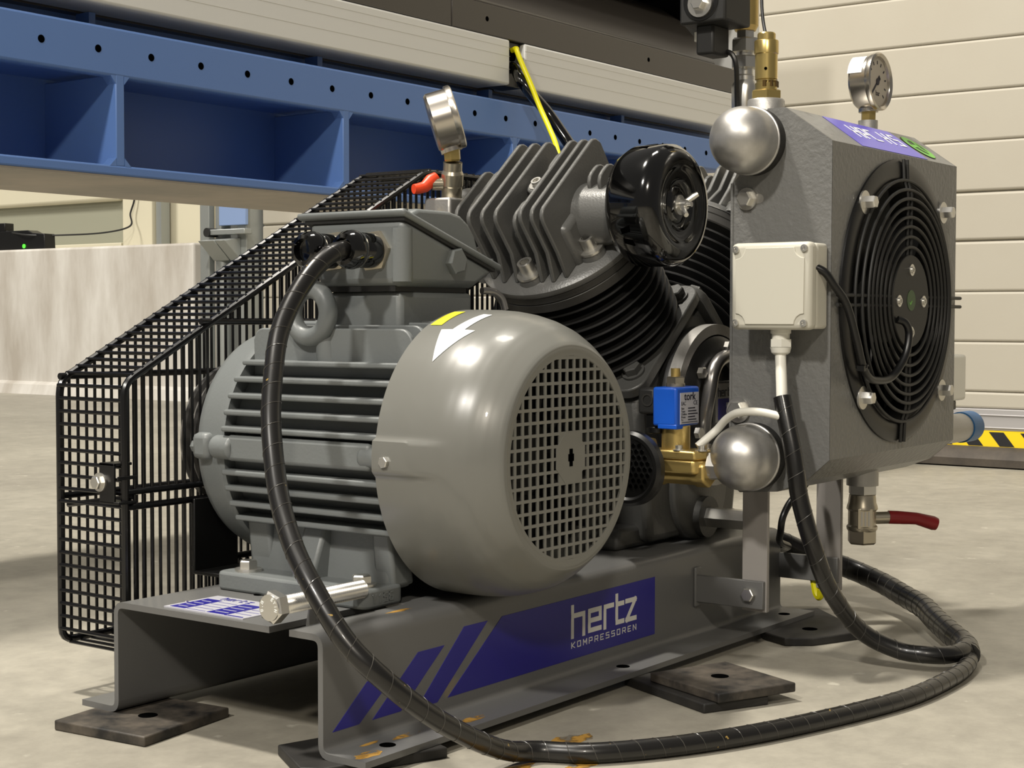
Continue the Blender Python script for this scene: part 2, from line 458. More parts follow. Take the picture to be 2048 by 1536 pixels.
def hex_bolt(p, axis, r, h, material, parent, washer=1.7, name='bolt', phase=0.0):
    mb = MB(); w = Vector(axis).normalized(); p = Vector(p)
    if washer: mb.lathe([(0, 0), (r * washer, 0), (r * washer, r * 0.28), (0, r * 0.28)], p, w, 24)
    mb.hexa(p + w * (r * 0.28 if washer else 0), w, r, h, phase)
    return mb.build(name, material, parent, smooth=30)

def cap_screw(p, axis, r, h, material, parent, name='bolt'):
    w = Vector(axis).normalized(); p = Vector(p); mb = MB()
    mb.lathe([(0, 0), (r * 1.7, 0), (r * 1.7, r * 0.3), (r, r * 0.3), (r, h), (r * 0.62, h)], p, w, 20)
    mb.lathe([(r * 0.62, h), (r * 0.55, h * 0.45), (0, h * 0.45)], p, w, 6)
    return mb.build(name, material, parent, smooth=30)

FLOOR = -0.010
# ------------------------------------------------------------------ setting
mb = MB().box(-6, 12, -8, 14, FLOOR - 0.1, FLOOR)
floor_o = struct(mb.build('floor', M_FLOOR, smooth=0))

# sectional door (faces -X) at x = 3.17
DX = 3.17
door = bpy.data.objects.new('door_1', None); COL.objects.link(door); door.location = (DX, 1.0, FLOOR)
ORG[door.name] = Vector((DX, 1.0, FLOOR)); struct(door, 'cream sectional hall door with horizontal ribs')
MB().box(DX + 0.012, DX + 0.06, -3.0, 3.28, 0.10, 3.0).build('door_core', M_DOORG, door, smooth=0)
z = 0.1462; k = 0
panel_mesh = None
while z < 2.8:
    z1 = 0.1916 + 0.1352 * k
    hgt = z1 - z
    gap = 0.0006 if k != 4 else 0.008
    MB().box(DX, DX + 0.02, -3.0, 3.28, z + gap * 0.5, z1 - gap * 0.5).build('panel', M_DOOR, door, bevel=0.007, seg=3)
    z = z1; k += 1
MB().box(DX - 0.004, DX + 0.05, -3.0, 3.28, 0.088, 0.1462).box(DX - 0.008, DX - 0.003, -3, 3.28, 0.128, 0.132).box(
    DX - 0.008, DX - 0.003, -3, 3.28, 0.094, 0.098).build('bottom_profile', M_ALUP, door, bevel=0.002)
MB().box(DX - 0.006, DX + 0.05, -3.0, 3.28, 0.044, 0.088).build('warning_tape', M_TAPEY, door, smooth=0)
for i in range(52):
    y0 = 1.35 - i * 0.085
    q = [(y0, 0.0465), (y0 - 0.040, 0.0465), (y0 - 0.010, 0.0845), (y0 + 0.030, 0.0845)]
    MB().prism(q[::-1], 'yz', DX - 0.0068, DX - 0.0055).build('tape_stripe', M_TAPEB, door, smooth=0)
prof = [(DX - 0.004, 0.046), (DX - 0.030, 0.034), (DX - 0.045, 0.014), (DX - 0.042, -0.006), (DX - 0.02, FLOOR), (DX + 0.05, FLOOR), (DX + 0.05, 0.046)]
MB().prism(prof, 'xz', -3.0, 3.28).build('rubber_seal', M_SEAL, door)

# door guide post and the recess behind it on the left
post = struct(MB().box(3.10, 3.30, 3.29, 3.34, FLOOR, 3.0).box(3.10, 3.13, 3.49, 3.54, FLOOR, 3.0).box(3.24, 3.30, 3.34, 3.54, FLOOR, 3.0).build('trim_1', M_GALV, bevel=0.004))
wl = struct(MB().box(4.15, 4.75, 4.73, 10.5, FLOOR, 0.745).build('wall_left', M_CONC, bevel=0.012))
struct(MB().prism([(4.10, FLOOR), (4.16, FLOOR), (4.16, 0.06), (4.12, 0.04)], 'xz', 4.70, 10.5).build('baseboard_left', M_CONC))
struct(MB().box(4.75, 4.9, 5.90, 10.5, 0.5, 3.0).build('wall_back', M_GREYW, smooth=0))
struct(MB().box(4.72, 4.76, 5.94, 10.5, 0.745, 0.80).build('trim_2', M_CREAM, bevel=0.004))
struct(MB().box(4.70, 4.76, 5.94, 10.5, 1.03, 1.2).build('trim_3', M_CREAM, bevel=0.02))
struct(MB().box(4.70, 4.9, 5.66, 5.90, 0.5, 3.0).build('wall_pier', M_CREAM, bevel=0.004))
struct(MB().box(4.80, 4.9, 5.36, 5.66, 0.5, 3.0).build('wall_recess', M_CREAM, smooth=0))
struct(MB().box(4.72, 4.78, 5.61, 5.65, 0.745, 3.0).build('trim_4', M_GALV, smooth=0))
wr = struct(MB().box(4.92, 5.0, 3.0, 5.4, FLOOR, 3.0).build('wall_right', M_DOORG, smooth=0))
for k in range(13):
    MB().box(4.90, 4.925, 3.0, 5.355, 0.45 + k * 0.15, 0.45 + k * 0.15 + 0.142).build('panel', M_DOOR, wr, bevel=0.005)

# ------------------------------------------------------------------ base channel
H = 0.1106; W = 0.28; LB = 0.882; T = 0.006
base = thing('steel_skid', 'long grey folded steel channel base with blue stripes under the compressor', 'base frame', (0.44, 0.14, 0))
def channel_profile(path, r=0.010, t=T):
    """filleted centre line offset to a closed outline"""
    pts = [Vector(path[0])]
    for i in range(1, len(path) - 1):
        a, b, c = Vector(path[i - 1]), Vector(path[i]), Vector(path[i + 1])
        d1 = (a - b).normalized(); d2 = (c - b).normalized()
        p = b + d1 * r; q = b + d2 * r
        for k in range(6):
            s = k / 5.0
            pts.append(p * (1 - s) ** 2 + b * 2 * s * (1 - s) + q * s * s)
    pts.append(Vector(path[-1]))
    L, R = [], []
    for i, p in enumerate(pts):
        a = pts[max(i - 1, 0)]; b = pts[min(i + 1, len(pts) - 1)]
        d = (b - a).normalized(); nrm = Vector((-d.y, d.x)) * t * 0.5
        L.append(p + nrm); R.append(p - nrm)
    return [tuple(p) for p in L] + [tuple(p) for p in R[::-1]]
h2 = T / 2
pf = channel_profile([(-0.0497, h2), (h2, h2), (h2, H - h2), (W - h2, H - h2), (W - h2, h2), (W + 0.0497, h2)])
SL = 0.16
pfr = channel_profile([(-0.0497, h2), (h2, h2), (h2, H - h2), (0.041, H - h2)])
pfl = channel_profile([(0.066, H - h2), (W - h2, H - h2), (W - h2, h2), (W + 0.0497, h2)])
mb = MB().prism(pf, 'yz', SL, LB).prism(pfr, 'yz', 0.0, SL).prism(pfl, 'yz', 0.0, SL)
mb.build('channel', M_BASE, base, smooth=30)
for (x, y) in ((0.054, -0.028), (0.4514, -0.026), (0.838, -0.028)):
    MB().cyl((x, y, T), (x, y, T + 0.0004), 0.0075, n=20).build('bolt_hole', M_HOLE, base, smooth=0)
MB().prism(rrect(0.105, 0.15, 0.186, 0.196, 0.0045), 'xy', H, H + 0.0004).build('slot', M_HOLE, base, smooth=0)
# decal bands
NX = Vector((1, 0, 0)); NZ = Vector((0, 0, 1))
def decal(poly, name='decal_stripe'):
    return flat_poly(poly, (0, 0, 0), NX, NZ, 0.0004).build(name, M_DECAL, base, smooth=0)
decal([(0.175, 0.0215), (0.5605, 0.0215), (0.5605, 0.0885), (0.263, 0.0875)], 'decal_band')
decal([(0.1285, 0.0200), (0.1590, 0.0200), (0.2390, 0.0868), (0.2010, 0.0868)])
decal([(0.0650, 0.0222), (0.1050, 0.0222), (0.1700, 0.0735), (0.1305, 0.0735)])
decal([(0.0120, 0.0220), (0.0470, 0.0220), (0.0970, 0.0588), (0.0580, 0.0588)])
PL = (0.3895, -0.0004, 0.0462)
tw = [0.0304, 0.0318, 0.0238, 0.0226, 0.02]
mbt = MB(); x = 0
for c, adv, cw in zip('hertz', [0.0327, 0.0314, 0.0243, 0.0207, 0.02], [0.0254, 0.0254, 0.0226, 0.0220, 0.0232]):
    for gi, pl in enumerate(GL[c]):
        ribbon2([(x + a * cw, b * 0.0315) for a, b in pl], 0.0053, mbt, PL, NX, NZ, 0.0003 + gi * 0.00008)
    x += adv
mbt.build('lettering', M_LETTER, base, smooth=0)
stroke_text('KOMPRESSOREN', (0.3880, -0.0004, 0.0336), NX, NZ, 0.0066, 0.0058, 0.01135, 0.0010, 'lettering', M_LETTER, base)
# yellow overspray near the front bottom edge
for (x, y, a, b) in ((0.02, -0.035, 0.018, 0.009), (0.09, -0.02, 0.02, 0.005), (0.17, -0.033, 0.022, 0.006), (0.05, -0.012, 0.015, 0.003)):
    poly = [(a * math.cos(t * pi / 8) * random.uniform(0.7, 1.1), b * math.sin(t * pi / 8) * random.uniform(0.7, 1.1)) for t in range(16)]
    flat_poly(poly, (x, y, T), NX, (0, 1, 0), 0.0002).build('paint_stain', M_RUSTY, base, smooth=0)
poly = [(0.02 * math.cos(t * pi / 8) * random.uniform(0.7, 1.1), 0.004 * math.sin(t * pi / 8) * random.uniform(0.7, 1.1)) for t in range(16)]
flat_poly(poly, (0.13, 0.022, H), NX, (0, 1, 0), 0.0002).build('paint_stain', M_RUSTY, base, smooth=0)
for (x, y, a, b) in ((0.215, -0.118, 0.030, 0.016), (0.085, -0.140, 0.050, 0.020), (0.150, -0.172, 0.040, 0.012)):
    poly = [(a * math.cos(t * pi / 10) * random.uniform(0.6, 1.1), b * math.sin(t * pi / 10) * random.uniform(0.6, 1.1)) for t in range(20)]
    flat_poly(poly, (x, y, FLOOR), NX, (0, 1, 0), 0.0002).build('paint_stain', M_RUSTY, floor_o, smooth=0)
# rating plate on the top
rp = MB().box(0.008, 0.078, 0.108, 0.216, H, H + 0.0012).build('rating_plate', M_PLATE, base, smooth=0)
zt = H + 0.0012
def rect(x0, x1, y0, y1, m, nm='print_field', zz=zt, hh=0.0002):
    return MB().box(x0, x1, y0, y1, zz, zz + hh).build(nm, m, rp, smooth=0)
rect(0.011, 0.060, 0.190, 0.211, M_DECAL)
rect(0.011, 0.060, 0.134, 0.160, M_DECAL)
for i in range(5):
    rect(0.012 + i * 0.0102, 0.0128 + i * 0.0102, 0.163, 0.188, M_DECAL, 'print_line')
    rect(0.012 + i * 0.0102, 0.0128 + i * 0.0102, 0.112, 0.132, M_DECAL, 'print_line')
rect(0.010, 0.0112, 0.111, 0.135, M_DECAL, 'print_line')
stroke_text('hertz', (0.064, 0.197, zt), (0, -1, 0), (1, 0, 0), 0.006, 0.010, 0.0086, 0.0012, 'print_name', M_DECAL, rp)
for i in range(4):
    rect(0.018 + i * 0.010, 0.0195 + i * 0.010, 0.194, 0.207, M_PLATE, 'print_line', zt + 0.0002)
    rect(0.018 + i * 0.010, 0.0195 + i * 0.010, 0.138, 0.156, M_PLATE, 'print_line', zt + 0.0002)
for p in ((0.035, 0.214), (0.035, 0.110)):
    MB().cyl((p[0], p[1], zt), (p[0], p[1], zt + 0.0016), 0.0022, n=12).build('rivet', M_STEEL, rp)
# welded nut for the tensioning bolt
MB().cyl((0.052, 0.0525, H - T), (0.052, 0.0525, H + 0.012), 0.013, 0.0105, n=24).build('tension_lug', M_BASE, base)
# belt tension bolt lying along the base
tb = thing('tension_bolt', 'long bright threaded hex bolt lying along the base beside the motor foot', 'bolt', (0.0, 0.052, H))
zb = H + 0.0205
MB().lathe([(0, 0), (0.0125, 0), (0.0150, 0.002), (0.0150, 0.0115), (0, 0.0115)], (-0.014, 0.052, zb), (1, 0, 0), 6, phase=0.3).lathe(
    [(0, -0.0004), (0.0118, -0.0004), (0.0122, 0.0006)], (-0.014, 0.052, zb), (1, 0, 0), 32).build('head', M_STEEL, tb, smooth=30)
pr = [(0, 0)]; xx = 0
while xx < 0.112:
    pr += [(0.0088, xx), (0.0076, xx + 0.0014)]; xx += 0.0028
pr.append((0, xx))
MB().lathe(pr, (-0.003, 0.052, zb), (1, 0, 0), 24).build('thread', M_STEEL, tb, smooth=25)
for (txt, ang) in (('8.8', 200), ('EYIN', 60)):
    for i, c in enumerate(txt):
        a = math.radians(ang - i * 24); rr = 0.0088
        cy = 0.052 - rr * math.cos(a); cz = zb + rr * math.sin(a)
        up = Vector((0, -math.cos(a), math.sin(a))); rt = Vector((0, -math.sin(a), -math.cos(a)))
        if c in GL: stroke_text(c, Vector((-0.0145, cy, cz)) - rt * 0.001 - up * 0.0012, rt, up, 0.002, 0.0026, 0.003, 0.0005, 'lettering', M_ARROW, tb, 0.0003)

# ------------------------------------------------------------------ rubber pads
def pad(label, pts, z0, z1, material, hole=None, group='rubber pads around the base'):
    o = MB().prism(pts, 'xy', z0, z1).build('rubber_pad', material, None, bevel=0.0015)
    tag(o, label, 'rubber pad', group)
    if hole: MB().cyl((hole[0], hole[1], z1), (hole[0], hole[1], z1 + 0.0004), 0.0095, n=24).build('hole', M_HOLE, o, smooth=0)
    return o
pad('scuffed black rubber pad under the near left corner of the grey base', [(-0.054, 0.304), (-0.043, 0.186), (0.082, 0.205), (0.070, 0.322)], FLOOR, 0.0, M_RUBBERW, (0.012, 0.245))
pad('black rubber pad with yellow stains under the near front corner of the base', [(0.012, 0.068), (-0.030, 0.000), (-0.020, -0.018), (0.098, -0.062), (0.135, 0.030)], FLOOR, 0.0, M_RUBBER)
pad('lower black rubber pad lying loose on the floor under another pad', [(0.4355, -0.0374), (0.377, -0.1697), (0.4494, -0.2048), (0.515, -0.075)], FLOOR, 0.0, M_RUBBER)
pad('scuffed black rubber pad with a hole, upper of the loose pair on the floor', [(0.4286, -0.0745), (0.3871, -0.1806), (0.4799, -0.2208), (0.527, -0.1114)], 0.0, 0.010, M_RUBBERW, (0.458, -0.143))
pad('black rubber pad with a hole under the far right end of the base', [(0.745, -0.045), (0.725, -0.0852), (0.745, -0.113), (0.8245, -0.146), (0.935, -0.03), (0.86, 0.03)], FLOOR, 0.0, M_RUBBER, (0.795, -0.0850))

# ------------------------------------------------------------------ electric motor (axis along Y)
MX, MZ = 0.246, 0.255
motor = thing('electric_motor', 'grey finned electric motor with round fan cowl in front', 'motor', (MX, 0.14, H))
AY = (0, 1, 0)
# body core
MB().lathe([(0, 0.02), (0.112, 0.02), (0.112, 0.252), (0, 0.252)], (MX, 0, MZ), AY, 64).build('stator_frame', M_CAST, motor)
def hfin(z, side):
    dz = z - MZ; tip = math.sqrt(max(0.136 ** 2 - dz * dz, 0)); root = math.sqrt(max(0.110 ** 2 - dz * dz, 0)) - 0.008
    x0 = MX + side * root; x1 = MX + side * tip
    y0, y1 = 0.022, 0.250; e = 0.010
    pl = [(x0, y0 - 0.0), (x1 - side * e, y0), (x1, y0 + e * 0.8), (x1, y1 - e * 0.4), (x1 - side * e * 0.5, y1), (x0, y1)]
    MB().prism(pl, 'xy', z - 0.0028, z + 0.0028).build('fin', M_CAST, motor, bevel=0.0018, seg=2)
for dz in (0.0205, 0.0372, 0.0540, 0.0708, 0.0878, -0.0240, -0.0405, -0.0570, -0.0725):
    hfin(MZ + dz, -1); hfin(MZ + dz, 1)
for dx in (-0.080, -0.060, -0.040, -0.020, 0.0, 0.020, 0.040, 0.060, 0.080):
    x = MX + dx; top = 0.3785 + 0.008 * (1 - (dx / 0.08) ** 2)
    bot = MZ + math.sqrt(0.110 ** 2 - dx * dx) - 0.01 if abs(dx) < 0.10 else MZ
    pl = [(0.028, bot), (0.250, bot), (0.250, top - 0.012)] + arc2(0.238, top - 0.012, 0.012, 0, 90, 4) + arc2(0.050, top - 0.016, 0.016, 90, 180, 5) + [(0.030, bot + 0.012)]
    MB().prism(pl, 'yz', x - 0.0028, x + 0.0028).build('fin', M_CAST, motor, bevel=0.0015, seg=2)
# side boss with through-bolt ends
for s in (-1, 1):
    MB().box(min(MX + s * 0.095, MX + s * 0.134), max(MX + s * 0.095, MX + s * 0.134), 0.045, 0.240, MZ - 0.012, MZ + 0.0145).cyl(
        (MX + s * 0.127, 0.232, MZ + 0.001), (MX + s * 0.127, 0.262, MZ + 0.001), 0.0125).cyl(
        (MX + s * 0.126, 0.022, MZ + 0.001), (MX + s * 0.126, 0.06, MZ + 0.001), 0.011).build('side_boss', M_CAST, motor, bevel=0.004)
# end shield
sh = MB().lathe([(0.10, 0.250), (0.127, 0.250), (0.1275, 0.256), (0.1255, 0.262), (0.124, 0.285), (0.120, 0.296), (0.108, 0.304), (0.080, 0.311), (0.050, 0.314), (0.045, 0.322), (0, 0.322)], (MX, 0, MZ), AY, 72).build('end_shield', M_CAST, motor)
for s in (-1, 1):
    MB().box(min(MX + s * 0.105, MX + s * 0.1335), max(MX + s * 0.105, MX + s * 0.1335), 0.268, 0.292, MZ - 0.013, MZ + 0.015).build('lug', M_CAST, sh, bevel=0.006)
    hex_bolt((MX + s * 0.124, 0.292, MZ), (0, 1, 0), 0.0065, 0.006, M_CAST, sh, 0)
# shaft and pulley
MB().cyl((MX, 0.30, MZ), (MX, 0.395, MZ), 0.019).build('shaft', M_STEEL, motor)
MB().lathe([(0.02, 0.332), (0.072, 0.332), (0.082, 0.334), (0.070, 0.342), (0.082, 0.350), (0.070, 0.358), (0.082, 0.366), (0.073, 0.370), (0.02, 0.370)], (MX, 0, MZ), AY, 48).build('pulley', M_ALUR, motor)
# cowl with a pressed band on the side
prof = [(0.098, -0.0950), (0.1045, -0.0958), (0.1085, -0.0952), (0.1115, -0.0930), (0.1160, -0.0880), (0.1225, -0.0800), (0.1290, -0.0695), (0.1345, -0.0560), (0.1385, -0.0410), (0.1410, -0.0250), (0.1422, -0.0080), (0.1425, 0.0100), (0.1425, 0.0300), (0.1395, 0.0300), (0.139, 0.010), (0.134, -0.04), (0.120, -0.075), (0.098, -0.0930)]
pp = []
for (a, b) in zip(prof[:-1], prof[1:]):
    for k in range(3): pp.append((a[0] + (b[0] - a[0]) * k / 3, a[1] + (b[1] - a[1]) * k / 3))
pp.append(prof[-1])
mbc = MB().lathe(pp, (MX, 0, MZ), AY, 288, closed=True)
def press(p):
    d = Vector((p.x - MX, 0, p.z - MZ)); r = d.length
    if r < 0.12: return p
    for s in (-1, 1):
        if s * d.x > 0:
            e = abs(d.z - 0.004); f = 1.0 if e < 0.0150 else max(0, 1 - (e - 0.0150) / 0.003)
            g = 1.0 if p.y > -0.01 else max(0, 1 - (-0.01 - p.y) / 0.040)
            p = p + d.normalized() * (0.0048 * f * g)
    return p
mbc.xform(press)
cowl = mbc.build('fan_cowl', M_COWL, motor, smooth=50)
hex_bolt((MX - 0.1465, 0.014, MZ + 0.000), (-1, 0, 0), 0.0056, 0.0045, M_ZINC, cowl, 0, phase=0.2)
# grille with square holes
GY = -0.0945; pitch = 0.01205; hw = 0.0043
cells = MB()
xs = sorted([i * pitch + s * hw for i in range(-9, 10) for s in (-1, 1)])
zs = sorted([(j + 0.5) * pitch + s * 0.0045 for j in range(-10, 10) for s in (-1, 1)])
def hub(a, b): return abs(a) < 0.0222 and abs(b) < 0.0245 and abs(a) * 0.9 + abs(b) < 0.0345
for i in range(len(xs) - 1):
    for j in range(len(zs) - 1):
        a = (xs[i] + xs[i + 1]) / 2; b = (zs[j] + zs[j + 1]) / 2
        hole = (i % 2 == 0) and (j % 2 == 0)
        R = math.hypot(a, b)
        if max(math.hypot(p, q) for p in (xs[i], xs[i + 1]) for q in (zs[j], zs[j + 1])) > 0.1075: continue
        if hole and R < 0.1045 and not hub(a, b): continue
        x0, x1, z0, z1 = xs[i] + MX, xs[i + 1] + MX, zs[j] + MZ, zs[j + 1] + MZ
        cells.add([(x0, GY, z0), (x1, GY, z0), (x1, GY, z1), (x0, GY, z1)], [(0, 1, 2, 3)])
me_o = cells.build('grille', M_COWL, motor, smooth=0)
sm = me_o.modifiers.new('weld', 'WELD'); sm.merge_threshold = 0.00002
sm = me_o.modifiers.new('solid', 'SOLIDIFY'); sm.thickness = 0.0016; sm.offset = 0
MB().ring((MX, GY - 0.0009, MZ), AY, 0.108, 0.0985, 0.002, 96).build('grille_rim', M_COWL, me_o)
for q in (MB().box(MX - 0.0026, MX + 0.0026, GY - 0.0015, GY - 0.0009, MZ - 0.0085, MZ + 0.0085).box(MX - 0.0046, MX + 0.0046, GY - 0.0015, GY - 0.0009, MZ - 0.0035, MZ + 0.0035),):
    q.build('key_hole', M_HOLE, me_o, smooth=0)
MB().lathe([(0, 0), (0.0262, 0), (0.0262, 0.0012), (0, 0.0012)], (MX, GY - 0.0011, MZ), AY, 8, phase=pi / 8).build('grille_hub', M_COWL, me_o, smooth=0)
# cooling fan inside
fan = MB().cyl((MX, -0.035, MZ), (MX, 0.0, MZ), 0.045, n=32).build('cooling_fan', M_BLACKM, motor)
for k in range(9):
    a = 2 * pi * k / 9; d = Vector((math.cos(a), 0, math.sin(a)))
    MB().obox(Vector((MX, -0.025, MZ)) + d * 0.082, d, (0, 1, 0), d.cross(Vector((0, 1, 0))), 0.040, 0.028, 0.002).build('blade', M_BLACKM, fan)
MB().cyl((MX, 0.012, MZ), (MX, 0.018, MZ), 0.136, n=64).build('back_plate', M_BLACKM, motor)
# stickers on the cowl
def cowl_r(y):
    for (a, b) in zip(prof[:12], prof[1:13]):
        if a[1] <= y <= b[1] and b[1] > a[1]: return a[0] + (b[0] - a[0]) * (y - a[1]) / (b[1] - a[1])
    return 0.1425
def cowl_pt(y, ang, lift=0.0006):
    r = cowl_r(y) + lift
    return Vector((MX + r * math.cos(ang), y, MZ + r * math.sin(ang)))
def cowl_patch(name, material, quads):
    """each quad: four (y, angle) corners, subdivided onto the cowl surface"""
    m = MB(); n = 8
    for q in quads:
        g = []
        for i in range(n + 1):
            for j in range(n + 1):
                s, t = i / n, j / n
                y = (q[0][0] * (1 - s) + q[1][0] * s) * (1 - t) + (q[3][0] * (1 - s) + q[2][0] * s) * t
                a = (q[0][1] * (1 - s) + q[1][1] * s) * (1 - t) + (q[3][1] * (1 - s) + q[2][1] * s) * t
                g.append(cowl_pt(y, a))
        f = [(i * (n + 1) + j, (i + 1) * (n + 1) + j, (i + 1) * (n + 1) + j + 1, i * (n + 1) + j + 1) for i in range(n) for j in range(n)]
        m.add(g, f)
    return m.build(name, material, cowl)
dg = math.radians

# ---- feet
def foot(s):
    X = lambda d: MX + s * d
    f = MB()
    a, b = sorted((X(0.138), X(0.080)))
    f.prism(rrect(a, b, 0.046, 0.252, 0.010), 'xy', H, H + 0.019)
    o = f.build('foot', M_CAST, motor, bevel=0.003)
    # web from foot up to the frame
    for (y0, y1) in ((0.135, 0.165), (0.215, 0.247), (0.05, 0.075)):
        MB().prism([(X(0.120 if y0 > 0.1 and y0 < 0.2 else 0.092), H + 0.015), (X(0.060), H + 0.015), (X(0.070), MZ - 0.075), (X(0.098), MZ - 0.075)], 'xz', y0, y1).build('web', M_CAST, o, bevel=0.004)
    MB().prism([(X(0.096), H + 0.012), (X(0.06), H + 0.012), (X(0.06), MZ - 0.06), (X(0.088), MZ - 0.07)], 'xz', 0.055, 0.245).build('wall', M_CAST, o, bevel=0.004)
    for y in (0.0684, 0.2235):
        hex_bolt((X(0.1185), y, H + 0.019), (0, 0, 1), 0.0098, 0.0085, M_ZINC, o, 1.45, phase=0.35)
    return o
fl = foot(-1); foot(1)
stroke_text('Y156', (MX - 0.128, 0.0458, H + 0.006), (1, 0, 0), (0, 0, 1), 0.005, 0.0075, 0.0082, 0.0012, 'cast_number', M_CAST, fl, 0.0007)
# ---- lifting eye
le = MB().torus((0, 0, 0), (0, 0, 1), 0.0245, 0.0098, 36, 14)
c_e = Vector((0.160, 0.166, 0.394))
Re = Matrix.Rotation(dg(28), 3, 'X') @ Matrix.Rotation(dg(90), 3, 'Y')
le.xform(lambda p: c_e + Re @ p)
leo = le.build('lifting_eye', M_CAST, motor)
MB().cyl((0.172, 0.150, 0.345), (0.166, 0.152, 0.376), 0.014, 0.010, n=20).build('eye_boss', M_CAST, leo)
# ---- terminal box
tbx = MB().box(0.190, 0.308, 0.072, 0.172, 0.352, 0.416).build('terminal_neck', M_CAST, motor, bevel=0.006)
def wedge(y0b, y1b, y0t, y1t, x0b, x1b, x0t, x1t, z0, zn, zf):
    vs = [(x0b, y0b, z0), (x1b, y0b, z0), (x1b, y1b, z0), (x0b, y1b, z0), (x0t, y0t, zn), (x1t, y0t, zf), (x1t, y1t, zf), (x0t, y1t, zn)]
    return MB().add(vs, [(0, 3, 2, 1), (4, 5, 6, 7), (0, 1, 5, 4), (1, 2, 6, 5), (2, 3, 7, 6), (3, 0, 4, 7)])
tbo = wedge(0.066, 0.176, 0.058, 0.190, 0.181, 0.302, 0.181, 0.330, 0.4205, 0.4875, 0.4385).build('terminal_box', M_CAST, motor, bevel=0.008, seg=3)
def on_lid(x): return 0.4905 - (x - 0.176) * (0.0495 / 0.154)
MB().box(0.186, 0.300, 0.075, 0.168, 0.4155, 0.4215).build('gasket', M_BLACKM, tbo)
wedge(0.055, 0.197, 0.055, 0.197, 0.174, 0.333, 0.174, 0.333, 0, 0, 0).xform(lambda p: p)
def slab(x0, x1, y0, y1, off0, off1, name, material, parent, bevel):
    vs = [(x, y, on_lid(x) + o) for o in (off0, off1) for (x, y) in ((x0, y0), (x1, y0), (x1, y1), (x0, y1))]
    return MB().add(vs, [(0, 3, 2, 1), (4, 5, 6, 7), (0, 1, 5, 4), (1, 2, 6, 5), (2, 3, 7, 6), (3, 0, 4, 7)]).build(name, material, parent, bevel=bevel)
slab(0.180, 0.328, 0.058, 0.192, -0.004, -0.0005, 'lid_gasket', M_BLACKM, tbo, 0)
lid = slab(0.175, 0.336, 0.054, 0.200, -0.0005, 0.0065, 'lid', M_CAST, tbo, 0.003)
# raised hood on the lid
hood = MB(); pr = []
pth = [(0.196, on_lid(0.196) + 0.004), (0.204, 0.4955), (0.212, 0.4985), (0.262, 0.4985), (0.280, 0.4950), (0.294, 0.4865), (0.304, 0.4750), (0.310, 0.4610), (0.312, on_lid(0.312) + 0.004)]
hood.prism(pth[::-1], 'xz', 0.066, 0.186)
hood.build('lid_hood', M_CAST, lid, bevel=0.004, seg=3)
for (x, y) in ((0.187, 0.066), (0.187, 0.190), (0.327, 0.066), (0.327, 0.190)):
    MB().cyl((x, y, on_lid(x) + 0.004), (x, y, on_lid(x) + 0.010), 0.0058, 0.005, n=16).build('screw', M_CAST, lid)
MB().cyl((0.186, 0.066, 0.425), (0.186, 0.066, 0.478), 0.010, n=20).build('corner_post', M_CAST, tbo)
hex_bolt((0.262, 0.0635, 0.4475), (0, -1, 0), 0.0142, 0.010, M_CAST, tbo, 0, 'blank_plug', phase=0.2)
def gland(y, z, name):
    g = MB().hexa((0.183, y, z), (-1, 0, 0), 0.0215, 0.007, phase=0.1).build(name, M_NICK, tbo, smooth=30)
    MB().lathe([(0, 0.006), (0.0175, 0.006), (0.0175, 0.026), (0.0165, 0.028), (0.0185, 0.030), (0.0195, 0.036), (0.0185, 0.043), (0.0155, 0.048), (0.0115, 0.049), (0.0105, 0.042), (0, 0.040)], (0.183, y, z), (-1, 0, 0), 32).build('gland_nut', M_GLOSS, g, smooth=45)
    return g
gland(0.098, 0.456, 'cable_gland'); gland(0.152, 0.4565, 'cable_gland')
MB().tube(smooth_path([(0.318, 0.068, 0.418), (0.332, 0.064, 0.417), (0.342, 0.060, 0.410), (0.346, 0.058, 0.398)]), 0.004).build('earth_lead', M_COPPER, tbo)
# stickers: rotation arrow and yellow label
A = dg
cowl_patch('arrow_sticker', M_ARROW, [[(-0.006, A(122)), (-0.020, A(121)), (-0.026, A(104)), (-0.016, A(104))],
                                      [(0.006, A(120.5)), (-0.032, A(119.5)), (-0.0115, A(139)), (-0.0113, A(139))]])
cowl_patch('yellow_sticker', M_YSTICK, [[(0.026, A(117)), (0.012, A(117)), (0.012, A(101)), (0.026, A(101))]])

# ------------------------------------------------------------------ compressor pump
XC, ZC, YC = 0.73, 0.281, 0.13
pump = thing('compressor_pump', 'dark grey two cylinder piston compressor with finned heads', 'compressor', (XC, YC, H))
th = dg(41)
# crankcase
poly = [(0.625, H + 0.005), (0.612, 0.19), (0.596, 0.285), (0.608, 0.309), (0.715, 0.402), (0.745, 0.402), (0.852, 0.309), (0.864, 0.285), (0.848, 0.19), (0.835, H + 0.005)]
cc = MB().prism(poly, 'xz', 0.045, 0.225).build('crankcase', M_BLOCK, pump, bevel=0.010, seg=3)
for (x0, x1) in ((0.572, 0.700), (0.765, 0.878)):
    f = MB().prism([(x0, H), (x1, H), (x1 - 0.004, H + 0.024), (x0 + 0.006, H + 0.028)], 'xz', 0.060, 0.215).build('foot', M_BLOCK, cc, bevel=0.006, seg=3)
    MB().prism([(x0 + 0.02, H + 0.02), (x1, H + 0.02), (x1 - 0.02, H + 0.10), (x0 + 0.06, H + 0.10)], 'xz', 0.105, 0.215).build('foot_web', M_BLOCK, f, bevel=0.008, seg=3)
    hex_bolt((x0 + 0.075, 0.078, H + 0.0262), (0, 0, 1), 0.0105, 0.009, M_ZINC, f, 1.35)
